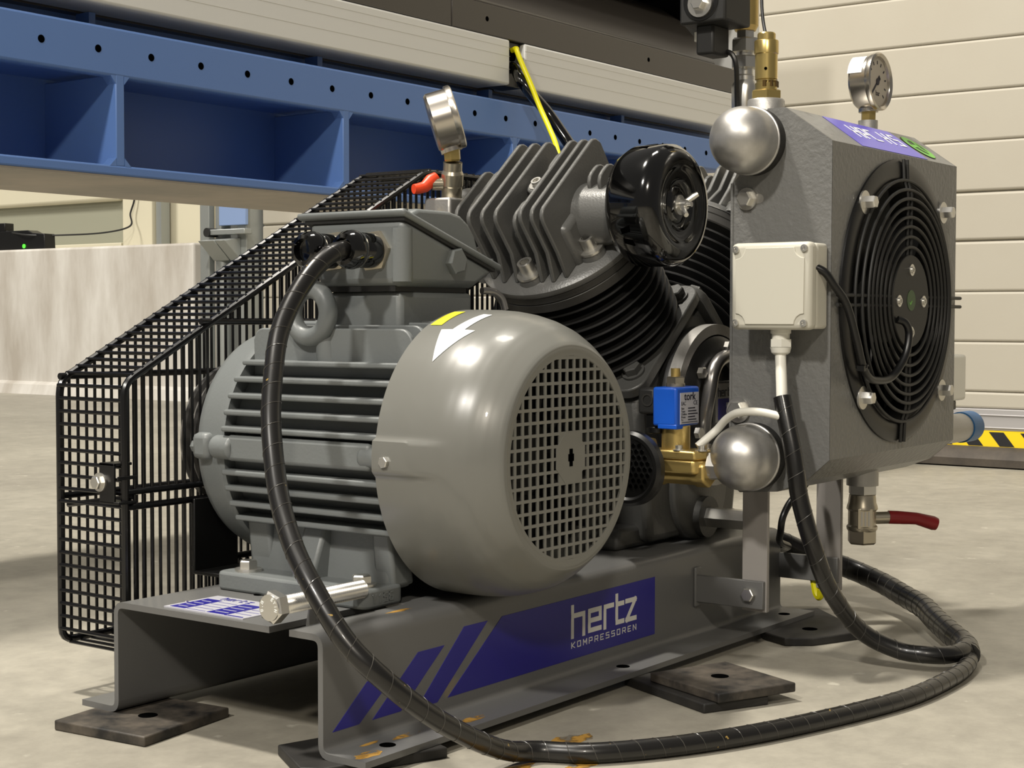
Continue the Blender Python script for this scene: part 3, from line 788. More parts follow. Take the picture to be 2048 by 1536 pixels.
MB().lathe([(0, 0.0), (0.060, 0.0), (0.066, -0.004), (0.070, -0.03), (0, -0.03)], (0.735, 0.035, 0.175), (0, -1, 0), 40).build('sump_cover', M_BLOCK, cc, bevel=0.002)
# bearing cover
bc = MB().lathe([(0, 0.046), (0.098, 0.046), (0.100, 0.030), (0.096, 0.022), (0.087, 0.020), (0.086, 0.014), (0.080, 0.010), (0.062, 0.006), (0.055, 0.016), (0.045, 0.016), (0, 0.012)], (XC + 0.002, 0, ZC), AY, 64).build('bearing_cover', M_CYL, pump)
MB().ring((XC + 0.002, 0.014, ZC), AY, 0.1010, 0.0880, 0.016, 72).build('cover_flange', M_ALUR, bc)
for k in range(6):
    a = dg(25 + 60 * k)
    hex_bolt((XC + 0.002 + 0.073 * math.cos(a), 0.005, ZC + 0.073 * math.sin(a)), (0, -1, 0), 0.0075, 0.007, M_ZINC, bc, 0)
# oil drain spacer
hexd = MB().hexa((0.735, 0.030, 0.139), (0, -1, 0), 0.0135, 0.062).build('drain_extension', M_ZINC, pump, smooth=30)
MB().cyl((0.735, 0.040, 0.139), (0.735, 0.026, 0.139), 0.026, n=28).build('drain_boss', M_BLOCK, pump)
# name plate
npl = MB().box(0.694, 0.752, -0.003, 0.000, 0.258, 0.312).build('name_plate', M_BLOCK, pump, bevel=0.001)
MB().box(0.697, 0.750, -0.0036, -0.003, 0.261, 0.309).build('plate_face', M_ALUR, npl, smooth=0)
stroke_text('hertz', (0.703, -0.0036, 0.293), NX, NZ, 0.006, 0.010, 0.0085, 0.0012, 'lettering', M_INK, npl)
MB().box(0.703, 0.746, -0.0040, -0.0034, 0.264, 0.290).build('print_field', M_DECAL, npl, smooth=0)
for zz in (0.283, 0.274, 0.267):
    MB().box(0.722, 0.744, -0.0043, -0.0039, zz - 0.003, zz + 0.002).build('print_line', M_PLATE, npl, smooth=0)
# breather tube in front of the cover
MB().tube(smooth_path([(0.765, 0.002, 0.345), (0.732, 0.000, 0.3423), (0.706, -0.002, 0.336), (0.690, -0.003, 0.322), (0.684, -0.002, 0.300), (0.684, 0.004, 0.268), (0.690, 0.012, 0.235), (0.70, 0.030, 0.22)]), 0.0085, 12).build('breather_tube', M_COPPER, pump)

def bank(s):
    """one cylinder with its head; s=-1 leans to the near end, +1 to the far end"""
    ax = Vector((s * math.sin(th), 0, math.cos(th))); cu = Vector((-s * math.cos(th), 0, math.sin(th)))
    O = Vector((XC, YC, ZC)); YY = Vector((0, 1, 0))
    def P(u, y, h): return O + cu * u + ax * h + YY * (y - YC)
    cyl = MB().lathe([(0, 0.10), (0.080, 0.10), (0.080, 0.262), (0, 0.262)], O, ax, 56).build('cylinder', M_CYL, pump)
    # base flange
    fl = MB()
    q = rrect(-0.098, 0.098, -0.094, 0.094, 0.022, 5)
    n = len(q)
    vs = [O + cu * a + YY * b + ax * 0.100 for a, b in q] + [O + cu * a + YY * b + ax * 0.114 for a, b in q]
    fl.add(vs, [tuple(range(n - 1, -1, -1)), tuple(range(n, 2 * n))] + [(i, (i + 1) % n, n + (i + 1) % n, n + i) for i in range(n)])
    flo = fl.build('base_flange', M_BLOCK, cyl, bevel=0.002)
    for (u, y) in ((0.074, -0.070), (-0.066, -0.072), (0.074, 0.070), (-0.066, 0.070)):
        hex_bolt(P(u, YC + y, 0.114), ax, 0.0115, 0.010, M_BLOCK, flo, 1.25, phase=0.4)
    for k in range(8):
        h = 0.128 + k * 0.0142
        rr = 0.099
        MB().lathe([(0.078, h - 0.0030), (rr - 0.001, h - 0.0016), (rr, h), (rr - 0.001, h + 0.0016), (0.078, h + 0.0030)], O, ax, 72).build('fin', M_CYL, cyl)
    MB().lathe([(0.07, 0.238), (0.101, 0.238), (0.1025, 0.2395), (0.1025, 0.2500), (0.1012, 0.2510), (0.1025, 0.2520), (0.1025, 0.2600), (0.1012, 0.2610), (0.07, 0.261)], O, ax, 80).build('top_flange', M_CYLEDGE, cyl)
    # head
    hd = MB().lathe([(0, 0.261), (0.103, 0.261), (0.1038, 0.2625), (0.1035, 0.268), (0.096, 0.2735), (0, 0.2745)], O, ax, 72).build('cylinder_head', M_HEAD, pump)
    core = MB(); core.obox(P(0, YC, 0.297), cu, YY, ax, 0.058, 0.062, 0.030); core.build('head_core', M_HEAD, hd, bevel=0.008, seg=3)
    def plate(y, u0, u1, h0, h1, t=0.0027, cut=0.014, name='fin', flare=0.0):
        c = cut
        out = [(u0 - flare, h0), (u1 + flare, h0), (u1, h0 + 0.034), (u1, h1 - c)] + arc2(u1 - c, h1 - c, c, 0, 90, 4) + arc2(u0 + c, h1 - c, c, 90, 180, 4) + [(u0, h0 + 0.034)]
        m = len(out)
        vs = [P(a, y - t, b) for a, b in out] + [P(a, y + t, b) for a, b in out]
        f = [tuple(range(m - 1, -1, -1)), tuple(range(m, 2 * m))] + [(i, (i + 1) % m, m + (i + 1) % m, m + i) for i in range(m)]
        mb = MB().add(vs, f if cu.cross(YY).dot(ax) < 0 else f)
        return mb.build(name, M_HEAD, hd, bevel=0.0016, seg=2)
    for y in (0.182, 0.1625, 0.143, 0.108, 0.092, 0.078):
        plate(y, -0.076, 0.076, 0.2735, 0.364, flare=0.012 if abs(y - YC) < 0.05 else 0.004)
    for (u0, u1) in ((-0.070, -0.022), (0.022, 0.070)):
        plate(0.1255, u0, u1, 0.290, 0.352, 0.0027, 0.016)
    boss = MB(); boss.lathe([(0, 0.30), (0.014, 0.30), (0.014, 0.350), (0, 0.350)], P(0, 0.1255, 0) , ax, 24); boss.build('boss', M_HEAD, hd, bevel=0.002)
    cap_screw(P(0, 0.1255, 0.3495), ax, 0.0062, 0.007, M_ZINC, hd)
    # outlet and inlet necks with short fins
    yd = 1
    MB().lathe([(0, 0), (0.034, 0), (0.036, 0.06), (0.040, 0.066), (0, 0.066)], P(0, 0.185, 0.302), (0, 1, 0), 40).build('outlet_neck', M_HEAD, hd)
    for y in (0.206, 0.226): plate(y, -0.050, 0.050, 0.268, 0.348, 0.0027, 0.020)
    MB().lathe([(0, 0), (0.038, 0), (0.036, 0.03), (0.033, 0.062), (0, 0.062)], P(0, 0.082, 0.302), (0, -1, 0), 40).build('inlet_neck', M_HEAD, hd)
    for y in (0.060, 0.046):
        plate(y, 0.002, 0.044, 0.285, 0.350, 0.0025, 0.016)
    for (u, y) in ((-0.037, 0.062), (-0.080, 0.1255), (0.062, 0.060), (0.090, 0.130), (-0.055, 0.205), (0.060, 0.205)):
        MB().lathe([(0, 0.262), (0.0185, 0.262), (0.0150, 0.281), (0, 0.281)], P(u, y, 0), ax, 24).build('bolt_seat', M_HEAD, hd)
        cap_screw(P(u, y, 0.281), ax, 0.0092, 0.018, M_ZINC, hd)
    return P
Pn = bank(-1)
Pf = bank(1)
# fittings on the far head and discharge block on the near head
MB().dome(Pf(-0.03, 0.10, 0.366), (0.6, 0, 0.75), 0.013).build('brass_cap', M_BRASS, pump)
blk = MB().box(0.474, 0.520, 0.236, 0.276, 0.490, 0.534).build('discharge_block', M_ALUR, pump, bevel=0.003)
MB().cyl((0.480, 0.256, 0.508), (0.464, 0.252, 0.508), 0.0085, n=6).build('brass_plug', M_BRASS, blk)
MB().tube(smooth_path([(0.497, 0.262, 0.492), (0.492, 0.264, 0.46), (0.470, 0.262, 0.41), (0.452, 0.255, 0.36), (0.45, 0.25, 0.30)]), 0.0125, 14).build('discharge_pipe', M_STAIN, pump)
# flywheel inside the guard
fw = MB().ring((XC, 0.345, ZC), AY, 0.195, 0.165, 0.045, 72).cyl((XC, 0.225, ZC), (XC, 0.392, ZC), 0.028).build('flywheel', M_BLOCK, pump)
for k in range(5):
    a = 2 * pi * k / 5; d = Vector((math.cos(a), 0, math.sin(a)))
    MB().obox(Vector((XC, 0.367, ZC)) + d * 0.097, d, (0, 1, 0), d.cross(Vector((0, 1, 0))), 0.075, 0.012, 0.018).build('spoke', M_BLOCK, fw)
# drive belts
bp_ = []
for (cx, cz, r, a0, a1) in ((XC, ZC, 0.196, -100, 82), (MX, MZ, 0.080, 82, 260)):
    for k in range(25):
        a = dg(a0 + (a1 - a0) * k / 24); bp_.append((cx + r * math.cos(a), cz + r * math.sin(a)))
for yb, lb in ((0.342, 'black v-belt inside the wire guard, the one nearer the motor'), (0.358, 'black v-belt inside the wire guard, the one farther from the motor')):
    bo = MB().tube([(x, yb, z) for x, z in bp_], 0.0055, 6, closed=True).build('drive_belt', M_RUBBER)
    tag(bo, lb, 'drive belt', 'drive belts inside the guard')

# ------------------------------------------------------------------ air filter
af = thing('air_filter', 'round gloss black air filter canister with wing nut on the near cylinder head', 'air filter', (0.543, 0.0, 0.517))
FC = Vector((0.543, 0, 0.517))
can = MB().lathe([(0, 0.022), (0.055, 0.022), (0.064, 0.018), (0.0690, 0.008), (0.0695, -0.026), (0.0685, -0.034), (0.0625, -0.0415), (0.060, -0.0435), (0.052, -0.0455), (0.046, -0.0450), (0.0425, -0.0425), (0.036, -0.0405), (0.030, -0.0405), (0.0275, -0.0375), (0.022, -0.0370), (0.0195, -0.0400), (0.012, -0.0405), (0, -0.0405)], FC, AY, 96).build('canister', M_GLOSS, af, smooth=50)
for a in (103, 212, 320, 30):
    d = Vector((math.cos(dg(a)), 0, math.sin(dg(a))))
    t_ = d.cross(Vector((0, 1, 0)))
    q = flat_poly([(-0.013, -0.006), (0.013, -0.006), (0.009, 0.006), (-0.009, 0.006)], FC + d * 0.0691 + Vector((0, -0.008, 0)), t_, (0, 1, 0), 0.0012)
    q.build('air_slot', M_HOLE, can, smooth=0)
wn = MB().lathe([(0, 0), (0.0115, 0), (0.0115, 0.0016), (0.006, 0.002), (0.0055, 0.010), (0.003, 0.011), (0.003, 0.016), (0, 0.016)], FC + Vector((0, -0.0405, 0)), (0, -1, 0), 20)
for sgn in (-1, 1):
    d = Vector((sgn * 0.7, 0, sgn * 0.7))
    wn.tube([FC + Vector((0, -0.046, 0)) + d * 0.004, FC + Vector((0, -0.053, 0)) + d * 0.014, FC + Vector((0, -0.057, 0)) + d * 0.018], [0.003, 0.0036, 0.0028], 8)
wn.build('wing_nut', M_ZINC, af)

# ------------------------------------------------------------------ belt guard
bgd = thing('belt_guard', 'black welded wire belt guard cage behind the motor', 'belt guard', (0.05, 0.37, 0.045))
CX0, CY0, CY1, CZ0, CZ1 = 0.050, 0.322, 0.425, 0.046, 0.322
RX, RZ = 0.532, 0.572
outline = [(CX0, CZ0), (CX0, CZ1), (RX, RZ), (0.80, RZ), (0.99, 0.42), (0.99, CZ0)]
def top_at(x):
    for (a, b) in zip(outline[1:-2], outline[2:-1]):
        if a[0] <= x <= b[0]: return a[1] + (b[1] - a[1]) * (x - a[0]) / (b[0] - a[0])
    return CZ1
for y in (CY0, CY1):
    r = 0.014; pth = []
    n = len(outline)
    for i in range(n):
        a, b, c = Vector(outline[i - 1]), Vector(outline[i]), Vector(outline[(i + 1) % n])
        p = b + (a - b).normalized() * r; q = b + (c - b).normalized() * r
        for k in range(5):
            s = k / 4
            w = p * (1 - s) ** 2 + b * 2 * s * (1 - s) + q * s * s
            pth.append((w.x, y, w.y))
    MB().tube(pth, 0.0042, 9, closed=True).build('frame_rod', M_BLACKWIRE, bgd)
WR = 0.0019
# near face: horizontals and verticals
k = 0; z = CZ0 + 0.0135
while z < CZ1 - 0.003:
    wire('wire', (CX0 - 0.002, CY0, z), (CX0 - 0.002, CY1, z), 0.0021, M_BLACKWIRE, bgd); z += 0.0136
# sloping top: crossbars + long wires; flat top; floor of the cage
d = Vector((RX - CX0, RZ - CZ1)); L = d.length; d /= L
s = 0.012
while s < L:
    x, zz = CX0 + d.x * s, CZ1 + d.y * s
    wire('wire', (x, CY0 - 0.002, zz + 0.003), (x, CY1 + 0.002, zz + 0.003), 0.0020, M_BLACKWIRE, bgd); s += 0.0150
for i in range(18):
    x = RX + 0.008 + i * 0.0150
    wire('wire', (x, CY0 - 0.002, RZ + 0.003), (x, CY1 + 0.002, RZ + 0.003), 0.0024, M_BLACKWIRE, bgd)
for i in range(24):
    x = CX0 + 0.010 + i * 0.0140
    wire('wire', (x, CY0, CZ0 - 0.003), (x, CY1, CZ0 - 0.003), WR, M_BLACKWIRE, bgd)
# long faces: verticals
for (y, x0) in ((CY0, CX0 + 0.0125), (CY1, CX0 + 0.0120)):
    x = x0; i = 0
    while x < 0.97:
        bot = CZ0
        if y == CY0 and 0.17 < x < 0.33: bot = None
        if bot is not None:
            wire('wire', (x, y, bot), (x, y, top_at(x)), 0.0018, M_BLACKWIRE, bgd)
        else:
            wire('wire', (x, y, CZ0), (x, y, 0.125), 0.0022, M_BLACKWIRE, bgd)
            wire('wire', (x, y, 0.385), (x, y, top_at(x)), 0.0018, M_BLACKWIRE, bgd)
        x += 0.0113; i += 1
# horizontal rails
for (y, z, x0, x1) in ((CY1, 0.327, CX0, 0.97), (CY0, 0.2105, CX0, 0.20), (CY0, 0.195, CX0, 0.20), (CY1, 0.20, CX0, 0.97), (CY0, 0.127, 0.14, 0.34), (CY0, 0.385, 0.155, 0.35)):
    wire('rail', (x0, y, z), (x1, y, z), 0.0036, M_BLACKWIRE, bgd, 8)
wire('rail', (CX0 + 0.01, CY0, 0.205), (CX0 + 0.01, CY1, 0.190), 0.003, M_BLACKWIRE, bgd)
# clamp with bolt on the near face, mounting bracket beneath the motor
clp = MB().box(0.036, 0.060, 0.322, 0.345, 0.238, 0.241).box(0.036, 0.039, 0.322, 0.345, 0.200, 0.241).box(0.036, 0.060, 0.315, 0.345, 0.199, 0.202).box(0.036, 0.062, 0.3160, 0.3175, 0.224, 0.228).build('clamp', M_BLACK, bgd, bevel=0.001)
hex_bolt((0.036, 0.343, 0.221), (-1, 0, 0), 0.0072, 0.006, M_ZINC, clp, 1.35)
MB().box(0.134, 0.197, 0.311, 0.314, 0.120, 0.197).box(0.134, 0.225, 0.270, 0.314, 0.1165, 0.1205).build('mount_bracket', M_BLACK, bgd, bevel=0.001)
MB().box(0.150, 0.225, 0.268, 0.271, H + 0.0005, 0.1205).build('bracket_foot', M_BLACK, bgd)

# ------------------------------------------------------------------ aftercooler
CX, CXE = 0.617, 0.992; YF, YB = -0.192, -0.069
cool = thing('aftercooler', 'grey textured box shaped air cooler with black fan guard and silver domes', 'cooler', (0.80, -0.10, 0.19))
FXC, FZC, FR = 0.806, 0.410, 0.169
# side sheets
side_poly = [(YB, 0.545), (-0.078, 0.556), (-0.112, 0.6275), (-0.134, 0.6275), (YF, 0.5865), (YF, 0.231), (-0.163, 0.2055), (-0.128, 0.1915), (-0.080, 0.1875), (YB, 0.197)]
mbh = MB()
mbh.prism(side_poly, 'yz', CX, CX + 0.003).prism(side_poly, 'yz', CXE - 0.003, CXE)
hz0, hz1 = 0.231, 0.5865
# front sheet with round opening
angs = sorted(set([2 * pi * k / 72 for k in range(72)] + [math.atan2(z - FZC, x - FXC) % (2 * pi) for x in (CX, CXE) for z in (hz0, hz1)]))
inn = []; out = []
for a in angs:
    c, s_ = math.cos(a), math.sin(a)
    inn.append((FXC + 0.150 * c, FZC + 0.150 * s_))
    tt = min([((CXE if c > 0 else CX) - FXC) / c if abs(c) > 1e-9 else 9, ((hz1 if s_ > 0 else hz0) - FZC) / s_ if abs(s_) > 1e-9 else 9])
    out.append((FXC + tt * c, FZC + tt * s_))
n = len(angs)
vs = [(x, YF - 0.0004, z) for x, z in inn] + [(x, YF - 0.0004, z) for x, z in out] + [(x, YF + 0.003, z) for x, z in inn] + [(x, YF + 0.003, z) for x, z in out]
fs = []
for i in range(n):
    j = (i + 1) % n
    fs += [(i, n + i, n + j, j)[::-1], (2 * n + i, 3 * n + i, 3 * n + j, 2 * n + j), (i, j, 2 * n + j, 2 * n + i)]
mbh.add(vs, fs)
def strip(p, q):
    a = Vector((q[0] - p[0], q[1] - p[1])).normalized(); nn = Vector((-a.y, a.x)) * 0.003
    mbh.prism([p, q, (q[0] + nn.x, q[1] + nn.y), (p[0] + nn.x, p[1] + nn.y)], 'yz', CX + 0.0006, CXE - 0.0006)
for i in (2, 3, 5, 6, 7):
    strip(side_poly[i], side_poly[i + 1])
shroud = mbh.build('shroud', M_COOL, cool, smooth=25)
MB().box(CX + 0.02, CXE - 0.02, -0.105, -0.072, 0.20, 0.60).build('radiator_core', M_HOLE, cool, smooth=0)
# small edge flange on the back of the side sheet
MB().box(CX - 0.001, CX + 0.018, YB, YB + 0.003, 0.197, 0.545).build('flange', M_COOL, cool)
# fan bezel and wire guard
bez = MB().lathe([(0.150, 0.0), (0.1700, 0.0), (0.1700, -0.003), (0.166, -0.005), (0.150, -0.006), (0.143, -0.004), (0.138, 0.004), (0.136, 0.03), (0.150, 0.03)], (FXC, YF, FZC), AY, 96, closed=True).build('fan_bezel', M_BLACK, cool)
for r in (0.1450, 0.1335, 0.1226, 0.1120, 0.1008, 0.0896, 0.0774, 0.0650):
    yo = -0.009 - 0.0065 * min(1, (0.145 - r) / 0.02)
    MB().torus((FXC, YF + yo, FZC), AY, r, 0.0021, 72, 8).build('guard_ring', M_BLACKM, bez)
for a in (90, 270, 0, 180):
    d = Vector((math.cos(dg(a)), 0, math.sin(dg(a)))); t_ = Vector((-d.z, 0, d.x))
    for o_ in (-0.0055, 0.0055):
        pts = [Vector((FXC, YF - 0.013, FZC)) + t_ * o_ + d * 0.050, Vector((FXC, YF - 0.013, FZC)) + t_ * o_ + d * 0.128,
               Vector((FXC, YF - 0.008, FZC)) + t_ * o_ + d * 0.146, Vector((FXC, YF - 0.007, FZC)) + t_ * o_ + d * (0.170 if a in (90, 270) else 0.187)]
        MB().tube(pts, 0.0022, 8).build('guard_spoke', M_BLACKM, bez)
hubp = MB().cyl((FXC, YF - 0.010, FZC), (FXC, YF - 0.0165, FZC), 0.0555, n=56).build('fan_hub', M_BLACKM, bez, bevel=0.001)
for a in (90, 180, 270, 0):
    p = Vector((FXC + 0.0375 * math.cos(dg(a)), YF - 0.0165, FZC + 0.0375 * math.sin(dg(a))))
    cap_screw(p, (0, -1, 0), 0.0042, 0.003, M_ZINC, hubp)
MB().cyl((FXC, YF - 0.0165, FZC + 0.001), (FXC, YF - 0.0170, FZC + 0.001), 0.0125, n=28).build('green_sticker', M_GREEND, hubp, smooth=0)
stroke_text('L', (FXC - 0.003, YF - 0.0170, FZC - 0.004), (0.7, 0, 0.7), (-0.7, 0, 0.7), 0.006, 0.003, 0.01, 0.0012, 'tick_mark', M_GREEN, hubp)
fb = MB().cyl((FXC, -0.150, FZC), (FXC, -0.175, FZC), 0.05, n=32).build('fan_rotor', M_BLACKM, cool)
for k in range(7):
    a = 2 * pi * k / 7; d = Vector((math.cos(a), 0, math.sin(a))); t_ = d.cross(Vector((0, 1, 0)))
    MB().obox(Vector((FXC, -0.160, FZC)) + d * 0.090, d, t_ + Vector((0, 0.6, 0)), Vector((0, 1, 0)) - t_ * 0.6, 0.042, 0.034, 0.0012).build('fan_blade', M_BLACK, fb)
for (x, z) in ((0.6945, 0.5225), (0.9345, 0.5235), (0.6935, 0.298), (0.9365, 0.298)):
    hex_bolt((x, YF - 0.004, z), (0, -1, 0), 0.0078, 0.013, M_ZINC, cool, 1.75)
# headers with domes
for (y, z, nm) in ((-0.0968, 0.5905, 'upper'), (-0.1, 0.231, 'lower')):
    hdr = MB().cyl((0.600, y, z), (0.985, y, z), 0.0365, n=40).build('header_tube', M_ALU, cool)
    r = 0.0375
    MB().lathe([(r, -0.012), (r, 0.006)] + [(r * math.cos(pi / 2 * k / 12), 0.006 + r * 0.98 * math.sin(pi / 2 * k / 12)) for k in range(1, 12)] + [(0, 0.006 + r * 0.98)], (0.592, y, z), (-1, 0, 0), 48).build('header_dome', M_ALU, hdr, smooth=60)
    MB().torus((0.6015, y, z), (1, 0, 0), r + 0.0002, 0.0016, 48, 8).build('weld_seam', M_ALU, hdr)
    MB().ring((0.6045, y, z), (1, 0, 0), 0.0385, 0.0365, 0.0125, 40).build('rubber_sleeve', M_RUBBER, hdr)
hex_bolt((0.6165, -0.0875, 0.526), (-1, 0, 0), 0.0092, 0.008, M_ZINC, cool, 1.4)
MB().prism(rrect(-0.108, -0.074, 0.5205, 0.5315, 0.0055), 'yz', CX - 0.0004, CX).build('slot', M_ALUR, cool, smooth=0)  # pale patch paints the brightness seen through the slot
hex_bolt((0.6165, -0.0785, 0.283), (-1, 0, 0), 0.0105, 0.008, M_ZINC, cool, 1.4)
# legs and brackets
for (x, y0, y1, ztop) in ((0.658, -0.0950, -0.0620, 0.215), (0.884, -0.0850, -0.0500, 0.235)):
    lg = MB().box(x, x + 0.006, y0, y1, 0.042 if x < 0.8 else 0.036, ztop).build('leg', M_EDGE, cool, bevel=0.0006, seg=1)
    zb0, zb1 = 0.046, 0.079
    br = MB().box(x - 0.006, x, y0 + 0.002, 0.0 if x < 0.8 else 0.02, zb0, zb1).build('bracket', M_BASE, cool, bevel=0.0008, seg=1)
    hex_bolt((x - 0.006, (y0 + y1) / 2 + 0.004, 0.0625), (-1, 0, 0), 0.0085 if x < 0.8 else 0.005, 0.006, M_ZINC, br, 0)
MB().box(0.650, 0.664, -0.004, 0.0, 0.040, 0.088).build('weld_tab', M_BASE, cool, bevel=0.0015)
# label on the upper chamfer
CV = Vector((0, -0.134 + 0.192, 0.6275 - 0.5865)).normalized(); CN = NX.cross(CV)
P0 = Vector((0, YF, 0.5865)) + CN * 0.0002
lab = flat_poly([(0.702, 0.002), (0.898, 0.002), (0.905, 0.069), (0.709, 0.069)], P0, NX, CV, 0.0004).build('label_band', M_DECALV, cool, smooth=0)
PT = P0 + CN * 0.0006
for c, x in zip('HPCH5', (0.7455, 0.7705, 0.7945, 0.8355, 0.8665)):
    mbt = MB()
    for gi, pl in enumerate(GL[c]): ribbon2([(x + a * 0.0178, 0.0295 + b * 0.0245) for a, b in pl], 0.0032, mbt, PT, NX, CV, 0.0003 + gi * 0.00008)
    mbt.build('lettering', M_ARROW, lab, smooth=0)
def disc_on(u, v, r0, r1, material, name):
    mbd = MB(); nn = 40
    vs = [PT + NX * (u + r * math.cos(2 * pi * k / nn)) + CV * (v + r * math.sin(2 * pi * k / nn)) for r in (r0, r1) for k in range(nn)]
    fs = [(nn + k, k, (k + 1) % nn, nn + (k + 1) % nn)[::-1] for k in range(nn)]
    return mbd.add(vs, fs).build(name, material, cool, smooth=0)
disc_on(0.934, 0.036, 0.0001, 0.0265, M_GREEND, 'round_sticker')
PT = PT + CN * 0.0003
disc_on(0.934, 0.036, 0.0165, 0.0255, M_GREEN, 'sticker_ring')
for k in range(3):
    a = 2 * pi * k / 3 + 0.5
    mbt = MB(); ribbon2([(0.934 + 0.004 * math.cos(a), 0.036 + 0.004 * math.sin(a)), (0.934 + 0.013 * math.cos(a + 0.5), 0.036 + 0.013 * math.sin(a + 0.5))], 0.006, mbt, PT, NX, CV, 0.0003)
    mbt.build('sticker_mark', M_GREEN, cool, smooth=0)
# top socket for the safety valve, gauge socket, outlet nipple with blue end
MB().lathe([(0, 0.0), (0.0215, 0.0), (0.0215, 0.028), (0.020, 0.030), (0, 0.030)], (0.645, -0.0955, 0.612), (0, 0, 1), 32).build('socket', M_ALUR, cool)
MB().cyl((0.9155, -0.1025, 0.610), (0.9155, -0.1025, 0.6445), 0.0125, n=24).build('socket', M_ALUR, cool)
MB().cyl((0.985, -0.165, 0.2405), (1.090, -0.165, 0.2405), 0.0195, n=28).build('outlet_nipple', M_ALUR, cool, bevel=0.001)
MB().lathe([(0, 0), (0.0212, 0), (0.0212, 0.036), (0.017, 0.046), (0, 0.047)], (1.090, -0.165, 0.2405), (1, 0, 0), 28).build('blue_end', M_BLUEF, cool)

# ------------------------------------------------------------------ junction boxes
jb = thing('junction_box', 'pale grey square junction box with four screws on the cooler side', 'junction box', (0.60, -0.14, 0.42))
MB().box(0.588, 0.6168, -0.1885, -0.0925, 0.3775, 0.4725).build('box_body', M_PALE, jb, bevel=0.004, seg=3)
jl = MB().box(0.570, 0.5885, -0.1895, -0.0915, 0.3765, 0.4735).build('lid', M_PALE, jb, bevel=0.006, seg=3)
rp_ = []
y0, y1, z0, z1, c = -0.1825, -0.0985, 0.3825, 0.4675, 0.012
rp_ = [(y0 + c, z0), (y1 - c, z0)] + [(y1 - c + c * (1 - math.cos(t)), z0 + c * math.sin(t)) for t in (0.4, 0.8, 1.2)] + [(y1, z0 + c), (y1, z1 - c)] + \
      [(y1 - c * math.sin(t), z1 - c + c * (1 - math.cos(t))) for t in (0.4, 0.8, 1.2)] + [(y1 - c, z1), (y0 + c, z1)] + \
      [(y0 + c * math.cos(t), z1 - c * math.sin(t)) for t in (0.4, 0.8, 1.2)] + [(y0, z1 - c), (y0, z0 + c)] + [(y0 + c * math.sin(t), z0 + c * math.cos(t)) for t in (0.4, 0.8, 1.2)]
MB().prism(rp_, 'yz', 0.5685, 0.572).build('raised_panel', M_PALE, jl, bevel=0.0006)
for (y, z) in ((-0.0985, 0.466), (-0.1825, 0.466), (-0.0985, 0.384), (-0.1825, 0.384)):
    MB().lathe([(0, 0), (0.0042, 0), (0.0040, 0.002), (0.0018, 0.0022), (0.0012, 0.0010), (0, 0.0010)], (0.5695, y, z), (-1, 0, 0), 16).build('screw', M_ZINC, jl)
gl = MB().lathe([(0, 0), (0.0115, 0), (0.0115, 0.005), (0.0100, 0.0055), (0.0100, 0.012)], (0.592, -0.1435, 0.3775), (0, 0, -1), 24).hexa((0.592, -0.1435, 0.3660), (0, 0, -1), 0.0128, 0.010).lathe([(0.012, 0), (0.0105, 0.006), (0.008, 0.008), (0, 0.008)], (0.592, -0.1435, 0.357), (0, 0, -1), 20).build('cable_gland', M_WPLAS, jb, smooth=30)
jb2 = thing('thermostat_box', 'small white box on the far side of the cooler near the door', 'control box', (1.02, -0.15, 0.28))
MB().box(0.9925, 1.055, -0.186, -0.12, 0.2805, 0.3415).build('box_body', M_WPLAS, jb2, bevel=0.004)
MB().box(0.9925, 1.035, -0.180, -0.13, 0.268, 0.2805).build('connector', M_BLACK, jb2, bevel=0.002)

# ------------------------------------------------------------------ gauges, valves
def gauge(name, label, c, axis, R, depth, parent_dial=True, stem_to=None, stem_mat=None, tilt=None):
    """c centre of dial face; axis = outward facing direction"""
    ax = Vector(axis).normalized(); c = Vector(c)
    g = thing(name, label, 'pressure gauge', stem_to if stem_to else c)
    up = Vector((0, 0, 1)); up = (up - ax * up.dot(ax)).normalized(); rt = up.cross(ax)
    MB().lathe([(0, -depth), (R * 0.86, -depth), (R * 0.93, -depth + 0.003), (R * 0.93, -0.006), (R * 0.985, -0.006), (R, -0.004), (R, 0.0005), (R * 0.95, 0.002), (R * 0.86, -0.0005), (R * 0.84, -0.004)], c, ax, 64).build('case', M_STAIN, g, smooth=40)
    MB().cyl(c - ax * 0.005, c - ax * 0.004, R * 0.85, n=48).build('dial', M_FACE, g, smooth=0)
    nd = MB(); a = dg(222); dv = rt * math.cos(a) + up * math.sin(a)
    nd.obox(c - ax * 0.0036 + dv * R * 0.22, dv, ax.cross(dv), ax, R * 0.45, R * 0.035, 0.0003)
    nd.obox(c - ax * 0.0036 - dv * R * 0.10, dv, ax.cross(dv), ax, R * 0.16, R * 0.08, 0.0003)
    nd.cyl(c - ax * 0.0037, c - ax * 0.003, R * 0.12, n=16); nd.build('needle', M_INK, g, smooth=0)
    for k in range(11):
        a = dg(225 - 27 * k); dv = rt * math.cos(a) + up * math.sin(a)
        MB().obox(c - ax * 0.0038 + dv * R * 0.66, dv, ax.cross(dv), ax, R * 0.06, R * 0.025, 0.0002).build('dial_mark', M_INK, g, smooth=0)
    font_text('bar', R * 0.26, c - ax * 0.0038 - up * R * 0.48, rt, up, 'dial_text', M_INK, g, 0.0002, align='CENTER')
    MB().cyl(c - ax * (depth * 0.55) - up * R * 0.88, c - ax * (depth * 0.55) - up * R * 1.02, R * 0.34, n=20).build('neck', M_STAIN, g)
    return g, c - ax * (depth * 0.55) - up * R * 1.0, up
